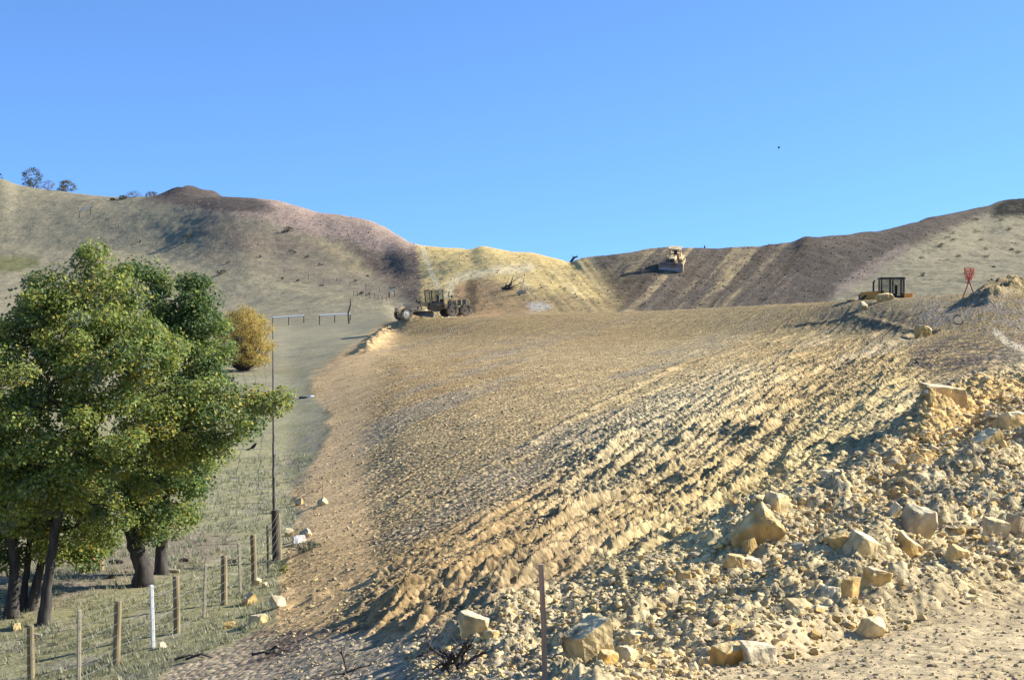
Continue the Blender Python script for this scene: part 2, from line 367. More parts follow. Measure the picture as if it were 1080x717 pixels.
def ground_material():
    m, t, b = mat('ground'); N = t.nodes; L = t.links
    at = N.new('ShaderNodeAttribute'); at.attribute_name = 'Col'
    at2 = N.new('ShaderNodeAttribute'); at2.attribute_name = 'Zone'   # R gravel amount, G hill amount
    sp = N.new('ShaderNodeSeparateColor'); L.new(at2.outputs['Color'], sp.inputs[0])
    tc = N.new('ShaderNodeTexCoord')
    def noise(s, det=6, rough=0.6):
        n = N.new('ShaderNodeTexNoise'); n.inputs['Scale'].default_value = s; n.inputs['Detail'].default_value = det; n.inputs['Roughness'].default_value = rough
        L.new(tc.outputs['Object'], n.inputs['Vector']); return n.outputs['Fac']
    def math_(op, a, bb, clamp=False):
        q = N.new('ShaderNodeMath'); q.operation = op; q.use_clamp = clamp
        for i, k in enumerate((a, bb)):
            if isinstance(k, (int, float)): q.inputs[i].default_value = k
            else: L.new(k, q.inputs[i])
        return q.outputs[0]
    def mr(val, a, bb, c, d):
        q = N.new('ShaderNodeMapRange'); q.inputs[1].default_value = a; q.inputs[2].default_value = bb; q.inputs[3].default_value = c; q.inputs[4].default_value = d
        L.new(val, q.inputs[0]); return q.outputs[0]
    fine = mr(noise(3.5, 8, .7), .3, .7, .72, 1.26); mid = mr(noise(0.35, 5, .65), .3, .7, .85, 1.13); hillf = mr(noise(0.8, 7, .8), .33, .67, .74, 1.22)
    vo = N.new('ShaderNodeTexVoronoi'); vo.inputs['Scale'].default_value = 7.0; L.new(tc.outputs['Object'], vo.inputs['Vector'])
    vs = N.new('ShaderNodeSeparateColor'); L.new(vo.outputs['Color'], vs.inputs[0])
    vo2 = N.new('ShaderNodeTexVoronoi'); vo2.inputs['Scale'].default_value = 2.6; L.new(tc.outputs['Object'], vo2.inputs['Vector'])
    vs2 = N.new('ShaderNodeSeparateColor'); L.new(vo2.outputs['Color'], vs2.inputs[0])
    peb = math_('MULTIPLY', mr(vs.outputs[0], 0, 1, .66, 1.34), mr(vs2.outputs[1], 0, 1, .86, 1.15))
    pebm = math_('ADD', math_('MULTIPLY', math_('SUBTRACT', peb, 1.0), sp.outputs[0]), 1.0)
    hm = math_('ADD', math_('MULTIPLY', math_('SUBTRACT', hillf, 1.0), sp.outputs[1]), 1.0)
    tot = math_('MULTIPLY', math_('MULTIPLY', fine, mid), math_('MULTIPLY', pebm, hm))
    vm = N.new('ShaderNodeVectorMath'); vm.operation = 'SCALE'; L.new(at.outputs['Color'], vm.inputs[0]); L.new(tot, vm.inputs['Scale'])
    L.new(vm.outputs[0], b.inputs['Base Color'])
    b.inputs['Roughness'].default_value = 0.95; b.inputs['Specular IOR Level'].default_value = 0.1
    h1 = noise(6.0, 10, .7); bp = N.new('ShaderNodeBump'); bp.inputs['Strength'].default_value = 0.8; bp.inputs['Distance'].default_value = 0.12
    hsum = math_('ADD', math_('MULTIPLY', h1, .6), math_('MULTIPLY', vo.outputs['Distance'], math_('MULTIPLY', sp.outputs[0], -.7)))
    L.new(hsum, bp.inputs['Height'])
    bp2 = N.new('ShaderNodeBump'); bp2.inputs['Distance'].default_value = 0.9; L.new(noise(0.6, 8, .75), bp2.inputs['Height']); L.new(math_('MULTIPLY', sp.outputs[1], .55), bp2.inputs['Strength'])
    L.new(bp.outputs[0], bp2.inputs['Normal']); L.new(bp2.outputs[0], b.inputs['Normal'])
    return m
def attr_mat(name, rough=0.6, transl=0.0, bump=0.0, scale=6.0, var=0.15, spec=0.2):
    m, t, b = mat(name); N = t.nodes; L = t.links
    at = N.new('ShaderNodeAttribute'); at.attribute_name = 'Col'
    tc = N.new('ShaderNodeTexCoord'); no = N.new('ShaderNodeTexNoise'); no.inputs['Scale'].default_value = scale; no.inputs['Detail'].default_value = 5; L.new(tc.outputs['Object'], no.inputs['Vector'])
    q = N.new('ShaderNodeMapRange'); q.inputs[1].default_value = .3; q.inputs[2].default_value = .7; q.inputs[3].default_value = 1 - var; q.inputs[4].default_value = 1 + var; L.new(no.outputs['Fac'], q.inputs[0])
    vm = N.new('ShaderNodeVectorMath'); vm.operation = 'SCALE'; L.new(at.outputs['Color'], vm.inputs[0]); L.new(q.outputs[0], vm.inputs['Scale'])
    L.new(vm.outputs[0], b.inputs['Base Color']); b.inputs['Roughness'].default_value = rough; b.inputs['Specular IOR Level'].default_value = spec
    if bump:
        bp = N.new('ShaderNodeBump'); bp.inputs['Strength'].default_value = bump; bp.inputs['Distance'].default_value = .06; L.new(no.outputs['Fac'], bp.inputs['Height']); L.new(bp.outputs[0], b.inputs['Normal'])
    if transl:
        tr = N.new('ShaderNodeBsdfTranslucent'); ms = N.new('ShaderNodeMixShader'); ms.inputs[0].default_value = transl
        L.new(vm.outputs[0], tr.inputs[0]); L.new(b.outputs[0], ms.inputs[1]); L.new(tr.outputs[0], ms.inputs[2])
        L.new(ms.outputs[0], N['Material Output'].inputs[0])
    return m
def srgb(r, g, b, k=1.0):
    f = lambda c: ((c / 255 + .055) / 1.055) ** 2.4 if c > 10 else c / 255 / 12.92
    return np.array([f(r), f(g), f(b)]) * k
GM = ground_material()
LEAF = attr_mat('leaf', 0.5, 0.5, 0, 3, .1, .35)
BARK = simple('bark', (0.06, 0.052, 0.044), .9, var=.5, scale=9, bump=.9, stretch=(1, 1, .25))
DEADWOOD = simple('dead_wood', (0.07, 0.06, 0.055), .9, var=.5, scale=14, bump=.6)
POSTWOOD = simple('treated_post_wood', (0.25, 0.20, 0.11), .85, var=.3, scale=12, bump=.5, stretch=(1, 1, .15))
DARKPOST = simple('weathered_post_wood', (0.085, 0.07, 0.055), .9, var=.35, scale=12, bump=.5, stretch=(1, 1, .15))
LATH = simple('lath_wood', (0.42, 0.27, 0.18), .85, var=.25, scale=15, bump=.4, stretch=(1, 1, .1))
TPOST = simple('pale_stake', (0.46, 0.39, 0.26), .8, var=.2, scale=14, bump=.2)
WHITEP = simple('white_paint', (0.86, 0.85, 0.8), .6, var=.08, scale=8, bump=.1)
WIRE = simple('galvanised_wire', (0.30, 0.29, 0.27), .85, metal=.0, var=.1, scale=8, bump=0)
ORANGE = simple('orange_paint', (0.75, 0.13, 0.07), .6, var=.12, scale=12, bump=.1)
BLACKP = simple('black_plastic', (0.02, 0.02, 0.022), .5, var=.3, scale=8, bump=.1)
YEL = simple('machine_yellow', (0.62, 0.36, 0.06), .5, var=.12, scale=2, bump=.1, dirt=(0.36, 0.27, 0.16), dirt_amt=.6)
YELD = simple('dusty_machine_yellow', (0.72, 0.54, 0.28), .7, var=.15, scale=2, bump=.1, dirt=(0.46, 0.36, 0.2), dirt_amt=.5)
ORM = simple('machine_orange', (0.80, 0.36, 0.07), .5, var=.12, scale=2, bump=.1, dirt=(0.36, 0.24, 0.12), dirt_amt=.4)
MBLACK = simple('machine_black', (0.025, 0.025, 0.025), .5, var=.3, scale=4, bump=.1, dirt=(0.12, 0.09, 0.06), dirt_amt=.35)
MDIRT = simple('dirty_machine_metal', (0.16, 0.125, 0.08), .8, var=.35, scale=3, bump=.3, dirt=(0.24, 0.18, 0.11), dirt_amt=.5)
HOODD = simple('dirt_caked_yellow', (0.58, 0.42, 0.17), .85, var=.35, scale=3, bump=.3, dirt=(0.2, 0.15, 0.09), dirt_amt=.6)
STEEL = simple('worn_steel', (0.30, 0.31, 0.33), .42, metal=.5, var=.15, scale=2, bump=.1, dirt=(0.25, 0.2, 0.15), dirt_amt=.3)
RIM = simple('cream_wheel_rim', (0.66, 0.6, 0.45), .6, var=.1, scale=4, bump=.1, dirt=(0.4, 0.32, 0.2), dirt_amt=.35)
TYRE = simple('dusty_tyre', (0.05, 0.045, 0.04), .9, var=.3, scale=5, bump=.4, dirt=(0.22, 0.18, 0.13), dirt_amt=.5)
m_, t_, b_ = mat('cab_glass'); b_.inputs['Base Color'].default_value = (0.16, 0.19, 0.17, 1); b_.inputs['Roughness'].default_value = .3; b_.inputs['Specular IOR Level'].default_value = .25; b_.inputs['Transmission Weight'].default_value = .6; b_.inputs['Transmission Weight'].default_value = 1; b_.inputs['IOR'].default_value = 1.08; b_.inputs['Base Color'].default_value = (.66, .68, .68, 1); b_.inputs['Roughness'].default_value = .03; GLASS = m_
ROCK = attr_mat('sandstone', .95, 0, 1.0, 5, .34, .1)

# ------------------------------------------------------------------ the ground sheet
def build_ground():
    us = list(np.arange(-24, 1105, 1.4)); st = 2.0; a = us[0]; left = []
    while a > -60000: a -= st; st *= 1.28; left.append(a)
    st = 2.0; a = us[-1]; right = []
    while a < 60000: a += st; st *= 1.28; right.append(a)
    us = np.array(left[::-1] + us + right)
    rows = [8, 50, 105, 80, 115, 165, 135, 120, 80, 16, 18, 70, 120, 10, 12]
    tks = np.concatenate([k + np.arange(n) / n for k, n in enumerate(rows)] + [[NK - 1.0]])
    ucl = np.clip(us, UC[0], UC[-1]); fi = np.clip((ucl - UC[0]) / 2, 0, len(UC) - 1.001); i = fi.astype(int); f = (fi - i)[:, None]
    ks = KS[i] * (1 - f) + KS[i + 1] * f                      # (cols, NK)
    k = np.minimum(tks.astype(int), NK - 2); fr = tks - k
    sY = ks[:, k] * (1 - fr) + ks[:, k + 1] * fr
    # jitter so lumps do not line up with the grid
    Y = np.exp(sY).T; X = Y * (us[None, :] - CU) / F
    nr, nc = Y.shape; x = X.ravel(); y = Y.ravel()
    z, u, v, tk, M = surface(x, y, True)
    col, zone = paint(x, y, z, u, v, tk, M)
    # a strip of plain ground behind the viewer, one more row of the same sheet
    idx = np.arange(nr * nc).reshape(nr, nc)
    faces = np.stack([idx[:-1, :-1].ravel(), idx[:-1, 1:].ravel(), idx[1:, 1:].ravel(), idx[1:, :-1].ravel()], 1)
    co = np.stack([x, y, z + CZ], 1)
    back = co[:nc].copy(); back[:, 1] = -400.0; back[:, 0] = np.linspace(-2500, 2500, nc); n0 = len(co)
    co = np.concatenate([co, back]); bi = np.arange(nc) + n0
    faces = np.concatenate([faces, np.stack([bi[:-1], bi[1:], idx[0, 1:], idx[0, :-1]], 1)])
    col = np.concatenate([col, col[:nc]]); zone = np.concatenate([zone, zone[:nc]])
    g = npmesh('ground', co, faces, GM, col=col, smooth=True)
    a = g.data.color_attributes.new('Zone', 'FLOAT_COLOR', 'POINT'); c = np.ones((len(co), 4), np.float32); c[:, :3] = zone
    a.data.foreach_set('color', c.ravel())
    g['kind'] = 'structure'
    return g
def mixc(c, new, m):
    m = m[:, None]; return c * (1 - m) + np.asarray(new) * m
def paint(x, y, z, u, v, tk, M):
    near, spoil, uw, vw = M['near'], M['spoil'], M['uw'], M['vw']
    n1 = gn(x * .05, y * .05, 50); n2 = gn(x * .22, y * .22, 51); n3 = gn(x * .9, y * .9, 52); n4 = gn(x * 2.6, y * 2.6, 53)
    o = np.ones_like(x)
    # pasture
    c = mixc(np.zeros((len(x), 3)), srgb(146, 138, 110), o)
    lowg = near * (1 - sstep(60, 120, y)) ; c = mixc(c, srgb(148, 142, 104), lowg)
    c = mixc(c, srgb(134, 132, 92), near * sstep(0.0, .35, n2 + .3 * n3) * .5 * (1 - sstep(110, 190, y)))
    c = mixc(c, srgb(160, 150, 128), near * sstep(.1, .4, n3 + .4 * n4) * (1 - sstep(60, 120, y)) * .6)
    litter = polymask(uw, vw, [(-60, 640), (40, 645), (120, 620), (200, 600), (260, 585), (250, 565), (190, 560), (100, 570), (-60, 580)], 12) * near
    c = mixc(c, srgb(138, 122, 104), litter * .75)
    dk = polymask(uw, vw, [(262, 560), (262, 530), (300, 470), (345, 420), (372, 428), (352, 470), (330, 510), (300, 545)], 14) * near
    c = mixc(c, srgb(140, 130, 112), dk * .85 * sstep(-.1, .15, n3 + .6 * n4))
    # hills
    hill = 1 - near
    c = mixc(c, srgb(148, 138, 110), hill * .8)
    c = mixc(c, srgb(156, 144, 114), hill * sstep(.0, .3, n1) * .6)
    c = mixc(c, srgb(130, 124, 102), hill * sstep(.1, .5, n2 + .5 * n3) * .6)
    hp = lambda poly, fe: polymask(uw, vw, poly, fe) * hill
    c = mixc(c, srgb(138, 126, 102), hp([(200, 225), (300, 235), (400, 290), (430, 300), (440, 330), (330, 300), (220, 280)], 14) * .85)
    c = mixc(c, srgb(168, 155, 120), hp([(120, 262), (280, 292), (420, 325), (430, 332), (300, 306), (120, 280)], 8) * .6)
    c = mixc(c, srgb(112, 112, 68), hp([(-60, 270), (38, 271), (42, 280), (20, 287), (-60, 287)], 3) * .8)
    pink = hp([(160, 190), (235, 195), (300, 205), (440, 235), (470, 300), (425, 275), (380, 258), (330, 248), (280, 232), (225, 225), (190, 215)], 6)
    c = mixc(c, srgb(168, 144, 126), pink * (.85 + .3 * n3))
    c = mixc(c, srgb(150, 120, 102), hp([(215, 240), (300, 245), (370, 262), (340, 268), (250, 262)], 10) * .5 * sstep(-.2, .3, n3))
    c = mixc(c, srgb(98, 88, 78), hp([(150, 212), (165, 205), (190, 180), (255, 195), (290, 222), (240, 226), (200, 218)], 5))
    c = mixc(c, srgb(168, 150, 112), hp([(325, 246), (360, 256), (400, 285), (378, 290), (345, 268)], 7) * .75)
    c = mixc(c, srgb(120, 104, 86), hp([(360, 252), (400, 266), (436, 262), (452, 300), (448, 340), (420, 305), (395, 290), (378, 270)], 7) * .95)
    cut = hp([(436, 240), (470, 240), (600, 250), (625, 285), (655, 325), (655, 345), (440, 345), (446, 300)], 4)
    c = mixc(c, srgb(214, 186, 122), cut)
    st = gn((uw - (vw - 262) * .9) * .09, vw * .012, 60)
    c = mixc(c, srgb(226, 202, 152), cut * sstep(.05, .35, st) * .6 * sstep(520, 570, u))
    c = mixc(c, srgb(166, 142, 98), cut * sstep(.1, .4, -st) * .5 * sstep(540, 590, u))
    c = mixc(c, srgb(166, 132, 94), hp([(475, 298), (520, 296), (560, 318), (560, 345), (480, 345)], 6) * .85)
    c = mixc(c, srgb(96, 82, 58), hp([(492, 298), (505, 290), (502, 320), (490, 335)], 3) * .8)
    c = mixc(c, srgb(150, 128, 92), hp([(500, 290), (540, 302), (650, 318), (700, 345), (540, 345), (520, 318)], 5) * .8)
    road = np.minimum(linedist(u, v, [(560, 282), (520, 285), (492, 291), (476, 298), (472, 315), (476, 335)]), linedist(u, v, [(446, 262), (452, 280), (462, 305), (464, 330)]) * 1.6)
    c = mixc(c, srgb(230, 208, 158), (1 - sstep(1.5, 7, road)) * hill * .85)
    c = mixc(c, srgb(186, 178, 160), hp([(555, 318), (575, 317), (582, 325), (560, 328)], 3) * .8)
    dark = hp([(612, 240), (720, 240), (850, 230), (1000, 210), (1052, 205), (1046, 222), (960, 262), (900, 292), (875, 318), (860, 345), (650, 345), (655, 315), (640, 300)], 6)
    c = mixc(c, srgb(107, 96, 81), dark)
    s2 = gn((u + (v - 262) * .95) * .075, v * .01, 61); s3 = gn((u + (v - 262) * .95) * .22, v * .02, 62)
    zone_st = dark * (1 - sstep(860, 880, u)) * sstep(640, 680, u + (v - 262) * .6)
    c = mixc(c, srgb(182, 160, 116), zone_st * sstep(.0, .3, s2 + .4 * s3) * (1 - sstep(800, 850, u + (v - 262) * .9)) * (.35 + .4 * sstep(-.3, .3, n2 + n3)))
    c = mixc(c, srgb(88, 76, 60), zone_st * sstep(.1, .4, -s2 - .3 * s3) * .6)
    c = mixc(c, srgb(150, 132, 92), hp([(610, 268), (640, 285), (662, 318), (650, 330), (625, 300)], 6) * .8)
    c = mixc(c, srgb(92, 80, 62), hp([(640, 290), (690, 290), (672, 318), (650, 322)], 8) * .7)
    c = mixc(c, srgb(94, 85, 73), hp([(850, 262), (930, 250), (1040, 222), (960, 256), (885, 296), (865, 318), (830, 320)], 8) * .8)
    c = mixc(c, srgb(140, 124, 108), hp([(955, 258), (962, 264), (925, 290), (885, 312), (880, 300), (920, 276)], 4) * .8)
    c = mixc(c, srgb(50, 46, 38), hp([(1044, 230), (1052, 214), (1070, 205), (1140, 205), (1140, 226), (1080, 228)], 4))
    c = mixc(c, srgb(110, 104, 72), hill * sstep(880, 960, u) * (1 - dark) * sstep(.15, .45, n3 + .5 * n2) * .7)
    # fill
    s = mixc(np.zeros((len(x), 3)), srgb(176, 156, 116), o)
    s = mixc(s, srgb(166, 142, 100), sstep(-.2, .3, n1 + .4 * n2) * .7)
    T, Sx = M['T'], M['S']
    stre = gn(Sx * .22, T * .02, 55)
    s = mixc(s, srgb(160, 148, 124), sstep(.0, .3, stre + .3 * n2) * .85)
    s = mixc(s, srgb(190, 172, 130), sstep(.1, .4, n3 + .4 * n4) * .4)
    farp = sstep(7.2, 8.3, tk); s = mixc(s, srgb(150, 132, 94), farp * .7)
    foot = polymask(uw, vw, [(290, 665), (300, 600), (300, 560), (318, 500), (345, 430), (325, 405), (400, 340), (425, 345), (400, 375), (390, 420), (385, 480), (390, 550), (400, 600), (340, 660)], 16)
    foot = np.clip(foot + .5 * n3 * (foot > .02) + .35 * n4 * (foot > .02), 0, 1) * (foot > .02)
    s = mixc(s, srgb(220, 190, 142), foot * .75)
    s = mixc(s, srgb(188, 174, 138), polymask(uw, vw, [(560, 560), (600, 470), (680, 420), (760, 390), (830, 400), (760, 450), (690, 500), (620, 560)], 30) * .6)
    s = mixc(s, srgb(204, 184, 132), polymask(uw, vw, [(640, 600), (760, 510), (850, 440), (960, 390), (980, 420), (900, 500), (800, 560), (700, 620)], 30) * .6)
    s = mixc(s, srgb(200, 184, 144), M['rub'] * .75)
    s = mixc(s, srgb(162, 150, 124), M['rub'] * sstep(.05, .35, n2 + .5 * n3) * .6)
    s = mixc(s, srgb(214, 178, 112), polymask(uw, vw, [(985, 430), (1010, 405), (1090, 400), (1140, 440), (1060, 455), (1020, 470), (960, 520), (930, 545), (950, 500)], 14) * .8)
    s = mixc(s, srgb(226, 208, 156), polymask(uw, vw, [(690, 640), (730, 575), (765, 560), (775, 575), (735, 625), (700, 650)], 8) * .6)
    s = mixc(s, srgb(224, 208, 166), polymask(uw, vw, [(540, 640), (560, 610), (600, 620), (600, 670), (560, 690), (530, 680)], 14) * .6)
    s = mixc(s, srgb(204, 184, 146), M['flat'] * .75)
    s = mixc(s, srgb(172, 160, 138), M['grey'] * .85)
    gp = lambda p, f, k: polymask(uw, vw, p, f) * sstep(-.3, .15, n3 + .5 * n2) * k
    s = mixc(s, srgb(92, 84, 76), gp([(960, 365), (1010, 350), (1060, 355), (1140, 345), (1140, 395), (1050, 392), (990, 400), (960, 390)], 9, .9))
    s = mixc(s, srgb(112, 100, 86), gp([(820, 335), (880, 325), (950, 330), (1000, 342), (950, 352), (860, 345)], 8, .7))
    s = mixc(s, srgb(150, 138, 124), gp([(960, 320), (1080, 315), (1140, 330), (1140, 350), (980, 350)], 9, .7))
    s = mixc(s, srgb(116, 100, 90), gp([(225, 700), (250, 672), (330, 658), (400, 662), (330, 672), (290, 700)], 7, .8))
    trk = linedist(u, v, [(1050, 350), (1062, 362), (1085, 372)])
    s = mixc(s, srgb(196, 182, 154), (1 - sstep(2, 5, trk)) * near * .9)
    warm = 1 - sstep(-140, 60, (uw - 620) + (vw - 480) * .9)
    s = s * (1 + .16 * n4 + .12 * n3)[:, None] * (np.array([.95, .925, .86]) * (1 - warm[:, None]) + np.array([.93, .865, .775]) * warm[:, None])
    s = mixc(s, srgb(150, 124, 88), polymask(uw, vw, STREAK, 20) * (1 - sstep(560, 700, uw)) * .45)
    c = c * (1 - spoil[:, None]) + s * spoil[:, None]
    zone = np.stack([spoil * (1 - .6 * M['flat']) * (1 - .65 * M['foot']), hill, o * 0], 1)
    return np.clip(c, .01, .9), zone
build_ground()

# ------------------------------------------------------------------ rocks
import mathutils
def rock_mesh(seed, blocky=.45, sub=3, rough=.04):
    r = random.Random(seed); bm = bmesh.new(); sh = r.uniform(-.25, .25), r.uniform(-.2, .2)
    for sx in (-1, 1):
        for sy in (-1, 1):
            for sz in (-1, 1):
                q = Vector((sx * r.uniform(.66, 1), sy * r.uniform(.66, 1), sz * r.uniform(.62, 1)))
                q.x += sh[0] * q.z; q.y += sh[1] * q.z
                if r.random() < blocky:       # a broken corner
                    for ax in range(3):
                        c = q.copy(); c[ax] *= r.uniform(.35, .7); bm.verts.new(c * .5)
                else: bm.verts.new(q * .5)
    h = bmesh.ops.convex_hull(bm, input=bm.verts)
    bmesh.ops.delete(bm, geom=list({g for g in h['geom_interior'] + h['geom_unused'] if isinstance(g, bmesh.types.BMVert)}), context='VERTS')
    bmesh.ops.dissolve_limit(bm, angle_limit=R(9), verts=bm.verts, edges=bm.edges)
    bmesh.ops.bevel(bm, geom=list(bm.edges), offset=.018, segments=1, affect='EDGES')
    bmesh.ops.triangulate(bm, faces=bm.faces)
    if sub: bmesh.ops.subdivide_edges(bm, edges=bm.edges, cuts=sub, use_grid_fill=True)
    for q in bm.verts:
        n = mathutils.noise.fractal(q.co * 4 + Vector((seed * 3.1, 0, 0)), .7, 2.2, 5)
        q.co += q.co.normalized() * (n * rough)
    bmesh.ops.recalc_face_normals(bm, faces=bm.faces)
    return bm
def rock_obj(name, seed, size, loc, rot, color, top=None, dark=None, label=None, cat='rock', group=None, blocky=.7, sub=5, rough=.034):
    bm = rock_mesh(seed, blocky, sub, rough)
    m = Euler(rot).to_matrix()
    for q in bm.verts: q.co = m @ Vector((q.co.x * size[0], q.co.y * size[1], q.co.z * size[2]))
    me = bpy.data.meshes.new(name); bm.to_mesh(me); bm.free()
    n = len(me.vertices); co = np.empty(n * 3); me.vertices.foreach_get('co', co); co = co.reshape(-1, 3)
    no = np.empty(n * 3); me.vertices.foreach_get('normal', no); no = no.reshape(-1, 3)
    c = np.tile(np.asarray(color, float), (n, 1)); f = 2.2 / max(size)
    nn = gn(co[:, 0] * f + co[:, 2] * f * .7, co[:, 1] * f - co[:, 2] * f, seed)
    n2_ = gn(co[:, 0] * f * 2.7 + 5, (co[:, 1] + co[:, 2]) * f * 2.7, seed + 1); c = c * (.93 + .4 * nn + .35 * n2_)[:, None]; c = mixc(c, GRY * .62, sstep(.12, .4, n2_ - .5 * nn) * .6)
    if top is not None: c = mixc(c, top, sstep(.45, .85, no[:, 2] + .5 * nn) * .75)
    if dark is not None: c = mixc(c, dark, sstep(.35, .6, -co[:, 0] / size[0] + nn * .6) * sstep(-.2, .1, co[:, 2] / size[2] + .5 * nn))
    a = me.color_attributes.new('Col', 'FLOAT_COLOR', 'POINT'); cc = np.ones((n, 4), np.float32); cc[:, :3] = np.clip(c, .02, .85); a.data.foreach_set('color', cc.ravel())
    me.materials.append(ROCK)
    o = bpy.data.objects.new(name, me); C.objects.link(o); o.location = loc
    return tag(o, label, cat, group)
PALE = srgb(218, 194, 140); TAN = srgb(212, 180, 118); WHT = srgb(228, 210, 168); ORG = srgb(214, 168, 92); GRY = srgb(188, 170, 134); OCH = srgb(204, 170, 106)
